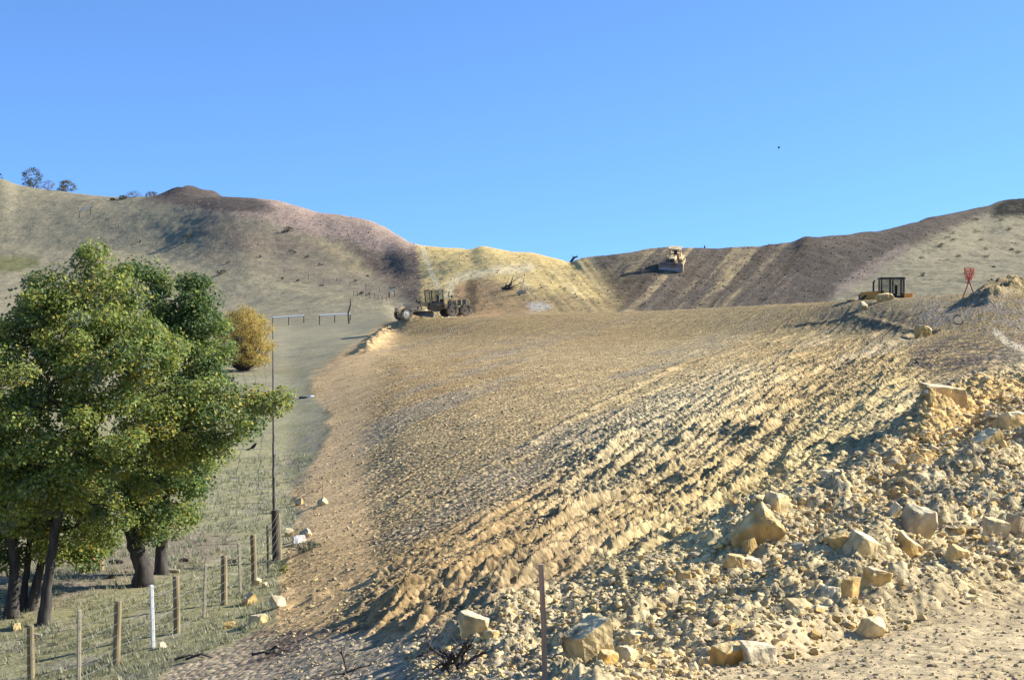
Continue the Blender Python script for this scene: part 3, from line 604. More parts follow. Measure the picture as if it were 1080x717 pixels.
# (u0, u1, v top, v base, colour, top colour, roll, label)
ROCKS = [
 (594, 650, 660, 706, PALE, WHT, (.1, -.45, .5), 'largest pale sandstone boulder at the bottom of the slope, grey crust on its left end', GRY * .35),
 (608, 656, 648, 664, PALE, WHT, (.05, .1, .2), 'flat pale slab leaning on the uphill side of the largest boulder by the lone stake', None),
 (646, 676, 682, 703, PALE, WHT, (.1, .3, 1), 'cracked cream block just right of the largest bottom boulder', None),
 (660, 682, 674, 684, TAN, WHT, (.1, .1, .3), 'small buff block on the gravel above the cracked cream block', None),
 (648, 662, 698, 708, TAN, PALE, (.1, .1, .3), 'small rounded yellow stone below the cracked cream block', None),
 (630, 652, 700, 716, ORG, PALE, (.1, .1, .6), 'orange tinted stone at the bottom edge under the largest boulder', None),
 (483, 517, 657, 680, PALE, WHT, (.2, .2, .2), 'pale boulder on the ground behind the dead brush, shaded on its left', None),
 (508, 528, 668, 682, TAN, WHT, (0, .1, .9), 'tan block touching the boulder behind the dead brush', None),
 (780, 824, 545, 590, OCH, PALE, (.5, .75, .3), 'large tilted ochre slab standing on edge midway up the rubble', None),
 (804, 834, 540, 566, PALE, WHT, (.2, .3, .8), 'bright broken block resting against the tilted ochre slab', None),
 (780, 803, 593, 607, WHT, WHT, (.05, .1, .4), 'brick shaped white block below the tilted ochre slab', None),
 (764, 786, 597, 612, TAN, PALE, (.1, .25, .1), 'yellow block tucked beside the brick shaped white block', None),
 (783, 800, 576, 594, OCH, TAN, (.3, .2, .2), 'shaded chunk wedged under the tilted ochre slab', None),
 (751, 786, 676, 704, ORG, PALE, (.2, -.2, .4), 'orange boulder at the edge of the sandy track', None),
 (782, 824, 678, 704, WHT, WHT, (.1, .1, .2), 'crumbly cream mound of rock beside the orange boulder', None),
 (828, 860, 630, 652, PALE, srgb(214, 190, 140), (.5, .1, .2), 'flat faced pinkish cream slab on the lower rubble heap', None),
 (893, 926, 594, 628, PALE, WHT, (.3, .4, .5), 'big rough cream block crowning the middle rubble heap', None),
 (870, 896, 612, 628, OCH, TAN, (.1, -.3, .2), 'brown sided slab leaning left of the big rough cream block', None),
 (864, 889, 631, 645, WHT, WHT, (0, .1, .1), 'white ended brick shaped stone low on the middle rubble heap', None),
 (888, 908, 631, 657, OCH, TAN, (.1, .1, .7), 'upright dark yellow block in shadow at the heap foot', None),
 (912, 942, 622, 648, OCH, WHT, (.2, .4, .3), 'wedge of rock with a bright top right of the dark yellow block', None),
 (908, 934, 643, 669, PALE, WHT, (.4, .3, .2), 'rounded cream boulder lowest on the middle rubble heap', None),
 (838, 852, 614, 628, WHT, WHT, (.3, .4, .2), 'bright cube of stone alone on the grey slope left of the heap', None),
 (948, 988, 553, 590, GRY, WHT, (.2, .3, .4), 'big grey shaded boulder with a pale crest on the right rubble', None),
 (938, 950, 566, 588, WHT, WHT, (.1, .2, .1), 'thin upright pale slab left of the big grey shaded boulder', None),
 (944, 978, 578, 602, TAN, WHT, (.3, .5, .4), 'smooth tan block below the big grey shaded boulder', None),
 (1038, 1066, 583, 606, GRY, PALE, (.1, .2, .3), 'grey buff block near the right edge above the sandy track', None),
 (1060, 1092, 577, 600, GRY, WHT, (.1, .2, .6), 'blocky stone cut by the right edge of the view above the track', None),
 (1000, 1024, 608, 624, TAN, PALE, (.2, .2, .3), 'small shaded stone on its own between heap and right edge', None),
 (974, 1026, 418, 450, TAN, WHT, (.03, .08, .15), 'squared sandstone ledge block with shaded face high on the right', None),
 (1028, 1064, 460, 488, OCH, WHT, (.1, -.45, .3), 'white topped wedge boulder below the squared ledge block', None),
 (1054, 1096, 440, 462, TAN, WHT, (.05, .05, .4), 'long tan ledge stone at the right edge', None),
 (966, 986, 342, 357, OCH, WHT, (.05, .1, .3), 'yellow block lying alone near the crest below the orange marker', None),
 (866, 896, 514, 523, WHT, WHT, (.05, .02, .2), 'thin flat white slab lying on the slope', None),
 (1030, 1062, 525, 543, TAN, PALE, (.2, -.3, .3), 'tan split boulder in the shaded hollow at right', None),
 (1018, 1034, 534, 545, WHT, WHT, (.1, .2, .2), 'small white stone beside the tan split boulder', None),
 (926, 946, 311, 318.5, TAN, PALE, (.05, -.1, .2), 'low tan boulder on the crest in front of the black cabbed machine', None),
 (905, 915, 321, 328, PALE, WHT, (.1, .2, .2), 'small bright stone just below the crest left of the black cabbed machine', None),
 (852, 876, 640, 656, TAN, WHT, (.1, .1, .5), 'rough stone between the pinkish slab and the dark yellow block', None),
 (706, 722, 560, 572, PALE, WHT, (.1, .2, .4), 'chunky stone on the pale chute of loose sand', None),
 (712, 730, 614, 628, TAN, PALE, (.1, .1, .4), 'brown shaded stone at the foot of the pale sand chute', None),
 (690, 704, 640, 654, OCH, TAN, (.1, .1, .4), 'ochre lump above the gravel right of the cracked cream block', None),
 # stones by the fence
 (254, 270, 623, 639, TAN, WHT, (.2, .2, .2), 'yellowish stone at the foot of a thin fence stake', None),
 (284, 301, 630, 643, WHT, WHT, (.1, .2, .4), 'white stone where the pasture meets the orange dirt', None),
 (261, 280, 648, 661, PALE, WHT, (.2, .1, .4), 'blocky white stone furthest downhill beside the fence line', None),
 (233, 247, 656, 664, OCH, TAN, (.1, .1, .2), 'flat brown stone lying in grass by the fence', None),
 (266, 275, 611, 620, PALE, WHT, (.1, .1, .2), 'small pale stone leaning on a round fence post', None),
 (276, 283, 614, 621, WHT, WHT, (.1, .1, .2), 'small stone a step right of the one on the post foot', None),
 (166, 176, 679, 684, WHT, WHT, (.1, .1, .2), 'tiny white stone at the foot of the white stake', None),
 (11, 22, 655, 664, TAN, PALE, (.1, .1, .2), 'yellow stone beside the leftmost tree trunks', None),
 (298, 310, 557, 566, PALE, WHT, (.1, .1, .2), 'cream stone nearest the double corner post', None),
 (306, 322, 564, 575, srgb(226, 222, 214), srgb(236, 232, 226), (.1, .1, .2), 'whitest stone of the pile beside the double corner post', None),
 (316, 328, 558, 568, WHT, WHT, (.1, .1, .2), 'right hand stone of the pile beside the double corner post', None),
 (310, 320, 527, 534, TAN, WHT, (.1, .1, .2), 'long stone beside the small stake on the orange dirt', None),
 (334, 346, 526, 534, PALE, WHT, (.1, .1, .6), 'jagged stone just right of the small stake on orange dirt', None),
 (540, 552, 632, 642, PALE, WHT, (.1, .1, .6), 'pale stone at the lower end of the long dark windrow', None),
]
for i, (u0, u1, v0, v1, col, top, rot, lab, dark) in enumerate(ROCKS):
    uc = (u0 + u1) / 2; p = hit(uc, v1 - 1)
    if u1 - u0 < 20: q_ = random.Random(i); rot = (q_.uniform(-.7, .7), q_.uniform(-.7, .7), q_.uniform(0, 3)); top = top * .9; col = col * .88
    k = p.y / F; wd = (u1 - u0) * k * .92; ht = (v1 - v0) * k * 1.08
    if v0 < 330: ht *= 1.3
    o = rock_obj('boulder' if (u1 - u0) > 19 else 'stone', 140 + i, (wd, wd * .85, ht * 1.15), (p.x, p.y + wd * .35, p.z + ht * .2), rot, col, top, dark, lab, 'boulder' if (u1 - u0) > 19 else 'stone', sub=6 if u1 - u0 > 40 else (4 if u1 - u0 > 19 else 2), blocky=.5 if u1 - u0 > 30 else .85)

# unnamed chunks in the rubble
protos = [rock_mesh(500 + k, .8, 1, .03) for k in range(8)]
pm = []
for k, bm in enumerate(protos):
    me = bpy.data.meshes.new('stone'); bm.to_mesh(me); bm.free(); n = len(me.vertices)
    col = [PALE, WHT, GRY, TAN, PALE, GRY, OCH, WHT][k]
    a = me.color_attributes.new('Col', 'FLOAT_COLOR', 'POINT'); cc = np.ones((n, 4), np.float32); cc[:, :3] = col * .95; a.data.foreach_set('color', cc.ravel())
    me.materials.append(ROCK); pm.append(me)
rr = random.Random(5); cnt = 0
taken = [((a + b) / 2, (c + d) / 2, max(b - a, d - c)) for a, b, c, d, *_ in ROCKS]
while cnt < 120:
    u = rr.uniform(440, 1085); v = rr.uniform(400, 716)
    ok = polymask(np.array([u]), np.array([v]), RUBBLE, 8)[0]
    if rr.random() > ok or any(abs(u - a) < c * .7 and abs(v - b) < c * .7 for a, b, c in taken): continue
    p = hit(u, v); s = p.y / F * rr.choice([7, 8, 8, 9, 10, 13]) * rr.uniform(.8, 1.1)
    o = bpy.data.objects.new('stone', pm[rr.randrange(8)]); C.objects.link(o); o.scale = (s, s * rr.uniform(.7, 1.1), s * rr.uniform(.5, .9))
    o.rotation_euler = (rr.uniform(-.4, .4), rr.uniform(-.4, .4), rr.uniform(0, 6)); o.location = (p.x, p.y, p.z + s * .12)
    tag(o, 'fist to head sized pale stone lying loose among the rubble', 'stone', 'loose stones in the rubble'); cnt += 1

# gravel and clods nobody could count
def clods(name, n, poly, vr, ur, sizes, cols, seed, ymin=10, ymax=170, smax=3.0):
    g = np.random.default_rng(seed)
    uu = g.uniform(ur[0], ur[1], n * 3); vv = g.uniform(vr[0], vr[1], n * 3)
    mk = polymask(uu, vv, poly, 10) > g.uniform(0, 1, n * 3); uu = uu[mk][:n]; vv = vv[mk][:n]; n = len(uu)
    # locate on the ground along each sight line
    ug = np.arange(ur[0], ur[1] + 8, 8.0); Yg = np.exp(np.linspace(math.log(ymin), math.log(ymax), 900))
    XX = Yg[None] * (ug[:, None] - CU) / F; z, _, _ = base(XX, np.broadcast_to(Yg, XX.shape)); VV = HV - z * F / Yg[None]
    ci = np.clip(np.round((uu - ug[0]) / 8).astype(int), 0, len(ug) - 1)
    VV = np.minimum.accumulate(VV, 1)
    yy = np.empty(n)
    for c in np.unique(ci):
        m = ci == c; yy[m] = np.interp(-vv[m], -VV[c], Yg)
    yy *= g.uniform(.99, 1.01, n); xx = yy * (uu - CU) / F; zz = surface(xx, yy) + CZ
    s = g.choice(sizes, n) * g.uniform(.6, 1.4, n) * np.clip(yy / 24, .7, smax)
    ph = (1 + 5 ** .5) / 2
    iv = np.array([(-1, ph, 0), (1, ph, 0), (-1, -ph, 0), (1, -ph, 0), (0, -1, ph), (0, 1, ph), (0, -1, -ph), (0, 1, -ph), (ph, 0, -1), (ph, 0, 1), (-ph, 0, -1), (-ph, 0, 1)]) / 1.9
    ifc = np.array([(0, 11, 5), (0, 5, 1), (0, 1, 7), (0, 7, 10), (0, 10, 11), (1, 5, 9), (5, 11, 4), (11, 10, 2), (10, 7, 6), (7, 1, 8), (3, 9, 4), (3, 4, 2), (3, 2, 6), (3, 6, 8), (3, 8, 9), (4, 9, 5), (2, 4, 11), (6, 2, 10), (8, 6, 7), (9, 8, 1)])
    a = g.uniform(0, 6.28, n); ca, sa = np.cos(a), np.sin(a)
    V = iv[None] * g.uniform(.55, 1.25, (n, 12, 1)) * np.stack([g.uniform(.8, 1.3, n), g.uniform(.6, 1.1, n), g.uniform(.45, .85, n)], 1)[:, None, :]
    V = np.stack([V[..., 0] * ca[:, None] - V[..., 1] * sa[:, None], V[..., 0] * sa[:, None] + V[..., 1] * ca[:, None], V[..., 2]], -1) * (s / 2)[:, None, None]
    V += np.stack([xx, yy, zz + s * .12], 1)[:, None]
    Fc = (ifc[None] + (np.arange(n) * 12)[:, None, None]).reshape(-1, 3)
    cl = np.array(cols)[g.integers(0, len(cols), n)] * g.uniform(.75, 1.15, (n, 1)); cl = np.repeat(cl, 12, 0)
    o = npmesh(name, V.reshape(-1, 3), Fc, ROCK, col=np.clip(cl, .02, .8)); return o
tag(clods('loose_rubble', 15000, RUBBLE, (400, 730), (420, 1100), [.03, .04, .055, .08, .14], [PALE, GRY, PALE * .9, TAN * .95, GRY * .8], 1),
    'loose pale clods and broken rock strewn over the rubble heaps', 'rubble', kind='stuff')
tag(clods('slope_clods', 12000, SPOIL, (345, 730), (290, 1100), [.03, .045, .07], [GRY * .95, GRY * .8, GRY * .65, PALE * .8], 2, smax=1.7),
    'small clods and gravel lying over the bulldozed fill slope', 'gravel', kind='stuff')

HR = srgb(132, 112, 90)
tag(clods('ridge_rubble', 2600, [(165, 208), (180, 198), (250, 205), (330, 222), (400, 236), (440, 256), (466, 300), (455, 330), (425, 308), (380, 262), (300, 240), (225, 226)], (190, 335), (160, 470), [.16, .24, .36], [HR * 1.3, HR * 1.15, srgb(170, 146, 128)], 6, 200, 700, 1.0),
    'broken rock and spoil covering the pink brown ridge at left', 'rubble', kind='stuff')
tag(clods('far_slope_rubble', 2200, [(606, 272), (700, 258), (850, 250), (1000, 225), (1050, 216), (1045, 226), (960, 262), (890, 300), (860, 318), (650, 322), (640, 300)], (205, 330), (600, 1060), [.15, .2, .32], [HR * .9, HR * 1.1, HR * .8], 7, 190, 600, 1.0),
    'loose rock strewn over the dark bulldozed far slope', 'rubble', kind='stuff')
tag(clods('cut_rubble', 450, [(440, 256), (520, 264), (600, 278), (650, 318), (540, 322), (470, 330)], (250, 335), (436, 655), [.15, .22, .4], [srgb(176, 150, 108), srgb(196, 172, 124)], 8, 190, 600, 1.0),
    'lumps of earth scattered on the yellow cut slope', 'rubble', kind='stuff')

# ------------------------------------------------------------------ trees
def leaf_cloud(name, centers, radii, per, size, palette, weights, parent, seed, flat=.75, bright=None, matl=None):
    g = np.random.default_rng(seed); centers = np.asarray(centers, float); radii = np.asarray(radii, float)
    n = len(centers) * per
    ci = np.repeat(np.arange(len(centers)), per)
    d = g.normal(size=(n, 3)); d /= np.linalg.norm(d, axis=1)[:, None]
    rr_ = g.uniform(0, 1, n) ** .45
    pos = centers[ci] + d * (rr_ * radii[ci])[:, None] * np.array([1, 1, flat])
    # leaf frame: normals lean up and outward
    nn = d * .7 + g.normal(size=(n, 3)) * .7 + np.array([0, 0, .6]); nn /= np.linalg.norm(nn, axis=1)[:, None]
    t = np.cross(nn, g.normal(size=(n, 3))); t /= np.linalg.norm(t, axis=1)[:, None]; b = np.cross(nn, t)
    s = size * g.uniform(.6, 1.25, n)[:, None]
    V = np.stack([pos - t * s * .5, pos + b * s * .33 + nn * s * .06, pos + t * s * .5, pos - b * s * .33 + nn * s * .06], 1).reshape(-1, 3)
    Fc = np.arange(n * 4).reshape(n, 4)
    pal = np.array(palette); cc = g.choice(len(palette), len(centers), p=weights); 
    own = g.choice(len(palette), n, p=weights); use = np.where(g.uniform(0, 1, n) < .45, cc[ci], own)
    col = pal[use] * g.uniform(.7, 1.3, (n, 1))
    if bright is not None: col = bright(pos, col)
    return npmesh(name, V, Fc, matl or LEAF, parent=parent, col=np.repeat(np.clip(col, .005, .8), 4, 0))
def limb_path(a, b, r, sag=.12, n=6):
    a = Vector(a); b = Vector(b); L = (b - a).length; pts = []
    off = Vector((r.uniform(-1, 1), r.uniform(-1, 1), r.uniform(-.2, .8))) * L * sag
    for i in range(n + 1):
        t = i / n; p = a.lerp(b, t) + off * math.sin(math.pi * t) + Vector((r.uniform(-1, 1), r.uniform(-1, 1), r.uniform(-1, 1))) * L * .025 * (0 < i < n)
        pts.append(p)
    return pts
def tree(name, label, base_uv, trunk_uv, trunk_r, blobs, palette, weights, seed, leaf=.1, per=200, clump=.44, dens=2.0, depth=None, cat='tree', group=None, bright=None, sink=.15):
    r = random.Random(seed)
    p = hit(*base_uv) if depth is None else Vector((depth * (base_uv[0] - CU) / F, depth, gz(depth * (base_uv[0] - CU) / F, depth)))
    root = empty(name, p, label, cat, group)
    k = p.y / F
    loc = lambda u, v, dy=0: above(p, u, v) + Vector((0, dy, 0)) - p
    tp = [Vector((0, 0, -sink))] + [loc(*q) for q in trunk_uv]
    mb = MB(); nT = len(tp); rad = [trunk_r * (1.35 if i == 0 else (1 - .6 * i / nT)) for i in range(nT)]
    # densify trunk with small wander and a root flare
    fine = []; fr = []
    for i in range(nT - 1):
        for j in range(5):
            t = j / 5; fine.append(tp[i].lerp(tp[i + 1], t) + Vector((r.uniform(-1, 1), r.uniform(-1, 1), 0)) * trunk_r * .12); fr.append(rad[i] * (1 - t) + rad[i + 1] * t)
    fine.append(tp[-1]); fr.append(rad[-1])
    fr = [q * .85 for q in fr]; mb.tube(fine, fr, 11)
    cents = []; rads = []
    for (u, v, rp, dy) in blobs:
        c = loc(u, v, dy); R_ = rp * k
        st = min(range(len(fine) // 2, len(fine)), key=lambda i: (fine[i] - c).length + abs(fine[i].z - (c.z - R_ * .8)) * .6)
        s0 = max(.03, min(fr[st] * .55, R_ * .075))
        lp = limb_path(fine[st], c, r); mb.tube(lp, [s0 * (1 - .72 * i / 6) for i in range(7)], 7)
        ncl = max(4, int(dens * 1.5 * (R_ / clump) ** 2.15))
        for _ in range(ncl):
            d = Vector((r.gauss(0, 1), r.gauss(0, 1), r.gauss(0, 1))).normalized()
            q = c + Vector((d.x, d.y, d.z * .82)) * R_ * (r.uniform(.35, 1.0) ** .6)
            cents.append(q); rads.append(clump * r.uniform(.6, 1.25))
        for _ in range(max(3, ncl // 6)):
            q = cents[-1 - r.randrange(ncl)]; j = r.randrange(3, 7)
            tw = limb_path(lp[j], q, r, .15, 4); s1 = s0 * (1 - .72 * j / 6) * .55 + .006
            mb.tube(tw, [s1 * (1 - .75 * i / 4) for i in range(5)], 5, cap=False)
    mb.build('trunk', BARK, root, smooth=True)
    leaf_cloud('crown', cents, rads, per, leaf, palette, weights, root, seed, bright=bright)
    return root
G1 = np.array((.23, .29, .07)); G2 = np.array((.34, .375, .085)); G3 = np.array((.12, .19, .06)); Y1 = np.array((.5, .42, .085)); G4 = np.array((.22, .25, .14)); O1 = np.array((.38, .17, .06)); B1 = np.array((.16, .10, .05))
tree('oak_tree', 'broad yellow green tree nearest the camera, slim dark trunk leaning right at the lower left', (45, 656), [(50, 620), (56, 570), (66, 520), (84, 470), (90, 420), (86, 360)], .15,
     [(75, 335, 58, 0), (110, 312, 40, .5), (52, 300, 28, 0), (20, 350, 42, 0), (130, 372, 50, -.6), (165, 405, 50, 0), (60, 410, 66, -1.2), (10, 420, 60, -.5), (118, 445, 58, -1), (185, 452, 44, 0), (228, 446, 34, 0),
      (262, 428, 20, .3), (284, 420, 13, .4), (50, 480, 55, -.8), (100, 500, 45, -.6), (150, 492, 42, .3), (10, 490, 50, 0), (200, 486, 26, .6), (95, 275, 20, .2), (40, 330, 36, .8), (20, 560, 36, .8), (75, 548, 34, .8), (48, 588, 24, 1), (-15, 360, 45, 0), (-20, 460, 50, -.4), (30, 520, 44, -.5), (130, 340, 34, .5), (148, 372, 40, .3), (90, 365, 50, -.3), (95, 575, 16, .8), (110, 545, 26, .4), (200, 420, 36, .2)],
     [G1, G2, G3, Y1, G4], [.27, .35, .10, .14, .14], 21)
tree('oak_tree', 'dark green tree behind the yellow green one, with a thick leaning trunk', (152, 617), [(150, 600), (142, 575), (136, 555), (150, 500), (165, 430), (172, 360)], .29,
     [(150, 305, 32, .5), (185, 318, 36, 0), (122, 292, 20, .6), (205, 300, 14, .3), (205, 360, 42, 0), (165, 360, 44, .5), (218, 395, 34, .2), (190, 410, 48, .4), (238, 424, 26, 0), (266, 434, 20, -.4), (215, 450, 40, .2), (165, 470, 44, .3),
      (185, 505, 34, 0), (140, 520, 36, 0), (165, 548, 28, -.4), (118, 512, 34, .4), (140, 552, 24, .3), (120, 330, 40, .8), (195, 345, 36, .3), (210, 318, 16, 0)],
     [G3, G1, np.array((.09, .13, .065)), G2, Y1], [.46, .26, .18, .07, .03], 22)
tree('oak_tree', 'tree with the straight dark trunk just right of the thick leaning trunk', (170, 605), [(170, 585), (172, 550), (176, 500), (182, 440)], .20,
     [(185, 470, 34, .8), (205, 495, 26, .6), (175, 530, 28, .2), (190, 548, 18, 0), (160, 505, 30, .6)],
     [G1, G2, G3, Y1], [.4, .3, .25, .05], 23)
tree('oak_tree', 'leftmost tree, pale barked trunk standing at the left edge behind the first fence post', (12, 650), [(14, 625), (16, 590), (8, 540), (-4, 480)], .19,
     [(-10, 480, 55, .3), (10, 585, 26, .6), (-14, 580, 34, .2), (10, 530, 40, .4), (-20, 420, 50, .5), (28, 555, 26, .8), (-30, 540, 40, .3)],
     [G3, G1, G2, B1], [.42, .34, .18, .06], 24)
tree('oak_tree', 'second trunk from the left edge, thin and dark between two thicker ones', (24, 643), [(26, 620), (30, 585), (34, 540), (30, 490)], .11,
     [(34, 520, 32, .4), (15, 560, 24, .8), (50, 545, 24, .9)], [G3, G1, O1], [.5, .4, .1], 25)
tree('oak_tree', 'third trunk from the left edge, leaning right toward the slim dark trunk', (32, 643), [(38, 615), (45, 585), (60, 540), (75, 500)], .14,
     [(70, 520, 36, .6), (92, 545, 28, .6), (78, 572, 20, .4), (96, 590, 14, .3), (62, 590, 16, .6)], [G1, G2, Y1, G3, O1], [.34, .26, .12, .24, .04], 26)

# golden bush
def bush(name, label, u, v, wpx, hpx, palette, weights, seed, n=90, leaf=.09, per=60, cat='bush', group=None, depth=None, up=1.0, clump=.2):
    r = random.Random(seed)
    p = hit(u, v) if depth is None else Vector((depth * (u - CU) / F, depth, gz(depth * (u - CU) / F, depth)))
    k = p.y / F; root = empty(name, p, label, cat, group); W = wpx * k / 2; H = hpx * k
    mb = MB(); cs = []; rs = []
    for i in range(n):
        a = r.uniform(0, 6.283); q = r.uniform(0, 1) ** .5; h = r.uniform(.1, 1)
        prof = math.sqrt(max(0, 1 - ((h - .42) / .62) ** 2))
        e = Vector((math.cos(a) * W * q * prof, math.sin(a) * W * q * prof, H * h * (1 - .12 * q)))
        cs.append(e); rs.append(W * clump * r.uniform(.7, 1.3))
        if i % 3 == 0: mb.tube(limb_path((e.x * .05, e.y * .05, -.1), e, r, .08, 4), [W * .016 * (1 - .7 * j / 4) + .006 for j in range(5)], 4, cap=False)
    mb.build('stem', DARKPOST, root); leaf_cloud('foliage', cs, rs, per, leaf, palette, weights, root, seed)
    return root
bush('bush', 'round golden yellow bush behind the right side of the trees', 257, 391, 66, 69, [np.array((.68, .50, .12)), np.array((.56, .42, .13)), np.array((.38, .29, .12)), np.array((.38, .36, .12))], [.35, .3, .2, .15], 31, n=420, leaf=.12, per=75, clump=.18)
# ridge trees and shrubs
RT = [np.array((.10, .11, .06)), np.array((.15, .15, .08)), np.array((.2, .18, .13))]
bush('tree', 'tallest windswept tree on the left skyline', 34, 200, 22, 23, RT, [.5, .3, .2], 32, n=60, leaf=.4, per=40, depth=545, cat='tree', clump=.26)
bush('shrub', 'grey bare shrub between the two green ones on the left skyline', 51, 201.5, 15, 11, [np.array((.3, .28, .24)), RT[2]], [.6, .4], 33, n=30, leaf=.3, per=24, depth=532, clump=.24)
bush('shrub', 'round olive shrub on the left skyline right of the windswept tree', 70, 204.5, 20, 12, [RT[0] * 1.2, np.array((.22, .2, .09))], [.5, .5], 34, n=50, leaf=.35, per=40, depth=520, clump=.26)
bush('shrub', 'small green shrub tip at the far left end of the skyline', 0, 190, 6, 7, RT, [.6, .3, .1], 35, n=14, leaf=.35, per=24, depth=556)
for i, (uu, ww, hh, lb) in enumerate([(119, 6, 2.5, 'tiny grey shrub on the skyline left of the wide low one'), (140, 24, 6.5, 'wide low olive shrub on the skyline left of the dark mound'), (160, 12, 5, 'low shrub on the skyline touching the dark mound'), (129, 9, 3.5, 'low tuft on the skyline joining the wide low shrub')]):
    bush('shrub', lb, uu, 209, ww, hh, [RT[1], np.array((.22, .2, .13))], [.5, .5], 36 + i, n=26, leaf=.3, per=24, depth=478, clump=.3)
bush('shrub', 'dark low shrub alone on the pale hillside above the trees', 233, 289.5, 11, 5, [RT[0]*.8, RT[1]*.8], [.6, .4], 41, n=24, leaf=.22, per=16)
bush('shrub', 'small dark shrub high on the hillside below the dark mound', 198, 252, 12, 5, [np.array((.13, .13, .11)), RT[1]], [.6, .4], 42, n=24, leaf=.3, per=16)
bush('shrub', 'dark shrub on the upper hillside under the pink ridge', 304, 243, 12, 5, [np.array((.13, .12, .09)), RT[1]], [.6, .4], 43, n=24, leaf=.3, per=16)
bush('shrub', 'small leafy weed at the foot of the double corner post', 297, 606, 15, 15, [G2, G4, Y1], [.5, .3, .2], 44, n=26, leaf=.035, per=22)
bush('shrub', 'low grey green weeds on the dirt right of the corner post', 322, 582, 36, 10, [G4 * .7, np.array((.12, .13, .09))], [.5, .5], 45, n=30, leaf=.05, per=22)
bush('bush', 'smoky grey bare bush on the dark bank behind the grader', 463, 333, 24, 22, [np.array((.20, .165, .15)), np.array((.26, .21, .19))], [.5, .5], 46, n=90, leaf=.07, per=22, depth=186, clump=.2)
bush('bush', 'grey leafless bush left of the smoky bush above the grader bonnet', 436, 331, 26, 18, [np.array((.24, .22, .2)), np.array((.30, .27, .24))], [.5, .5], 47, n=70, leaf=.07, per=18, depth=205, clump=.2)
r_ = random.Random(3)
for i in range(22):
    uu, vv = (r_.uniform(120, 425), 0); top = np.interp(uu, [120, 300, 425], [225, 262, 300]); bot = np.interp(uu, [120, 300, 425], [255, 300, 318]); vv = r_.uniform(top, bot)
    bush('shrub', 'tiny grey sagebrush clump scattered on the far left hillside', uu, vv, r_.uniform(3, 6), r_.uniform(1.8, 3), [np.array((.14, .135, .11)), np.array((.2, .19, .15))], [.5, .5], 50 + i, n=7, leaf=.3, per=9, group='sagebrush on the left hillside', clump=.5)
for i in range(20):
    uu = r_.uniform(970, 1080); vv = r_.uniform(232, 300)
    bush('shrub', 'tiny olive scrub clump scattered on the grassy hill at right', uu, vv, r_.uniform(4, 10), r_.uniform(1.5, 3), [np.array((.12, .11, .07)), np.array((.17, .15, .09))], [.5, .5], 100 + i, n=8, leaf=.22, per=10, group='scrub on the right hill', clump=.5)

# ------------------------------------------------------------------ fences
def post_at(mb, u, v0, v1, rad, n=9, wob=.0):
    p = hit(u, v1); h = (v1 - v0) * p.y / F
    lx = .05 * math.sin(u * 1.7); mb.tube([p + Vector((0, 0, -.2)), p + Vector((lx * .5, 0, h * .5)), p + Vector((lx, 0, h - .02)), p + Vector((lx, 0, h))], [rad, rad * .98, rad * .96, rad * .86], n)
    return p, h
fence = empty('wire_fence', hit(162, 680), 'pasture fence of alternating round wooden posts and thin stakes strung with wire at lower left', 'fence')
fo = fence.location.copy()
def part(mb, name, m, root=fence, **k):
    mb.v = [tuple(Vector(q) - root.location) for q in mb.v]; return mb.build(name, m, root, **k)
posts = [(33, 657, 715, 'w'), (83, 642, 722, 't'), (122.5, 632, 700, 'w'), (162, 616, 682, 'p'), (187, 607, 667, 'w'), (215, 596, 652, 't'), (236.5, 586, 638, 'w'), (254, 574, 627, 't'), (268.5, 565, 617, 'w'), (283, 553, 602, 's'), (291.5, 537, 590, 'c'), (294.8, 540, 589, 'w')]
tops = []
for (u, v0, v1, kd) in posts:
    mb = MB(); k = {'w': .075, 't': .042, 'p': .045, 's': .035, 'c': .11}[kd]
    p, h = post_at(mb, u, v0, v1, k, 12 if kd in 'wc' else 5)
    part(mb, {'w': 'wood_post', 't': 'stake', 'p': 'white_stake', 's': 'metal_stake', 'c': 'corner_post'}[kd], {'w': POSTWOOD, 't': TPOST, 'p': WHITEP, 's': DARKPOST, 'c': DARKPOST}[kd])
    tops.append((p, h))
tops = [(hit(-40, 732), 1.15), (hit(-5, 726), 1.15)] + tops
for lv in (.12, .3, .48, .66, .84, .98):
    mb = MB(); pts = []
    for i, (p, h) in enumerate(tops[:-1]):
        q = p + Vector((.05, -.05, min(h, 1.35) * lv)); pts.append(q)
        if i < len(tops) - 2:
            n_ = tops[i + 1][0] + Vector((.05, -.05, min(tops[i + 1][1], 1.35) * lv)); pts.append(q.lerp(n_, .5) - Vector((0, 0, .02)))
    mb.tube(pts, .0026, 4); part(mb, 'wire', WIRE)
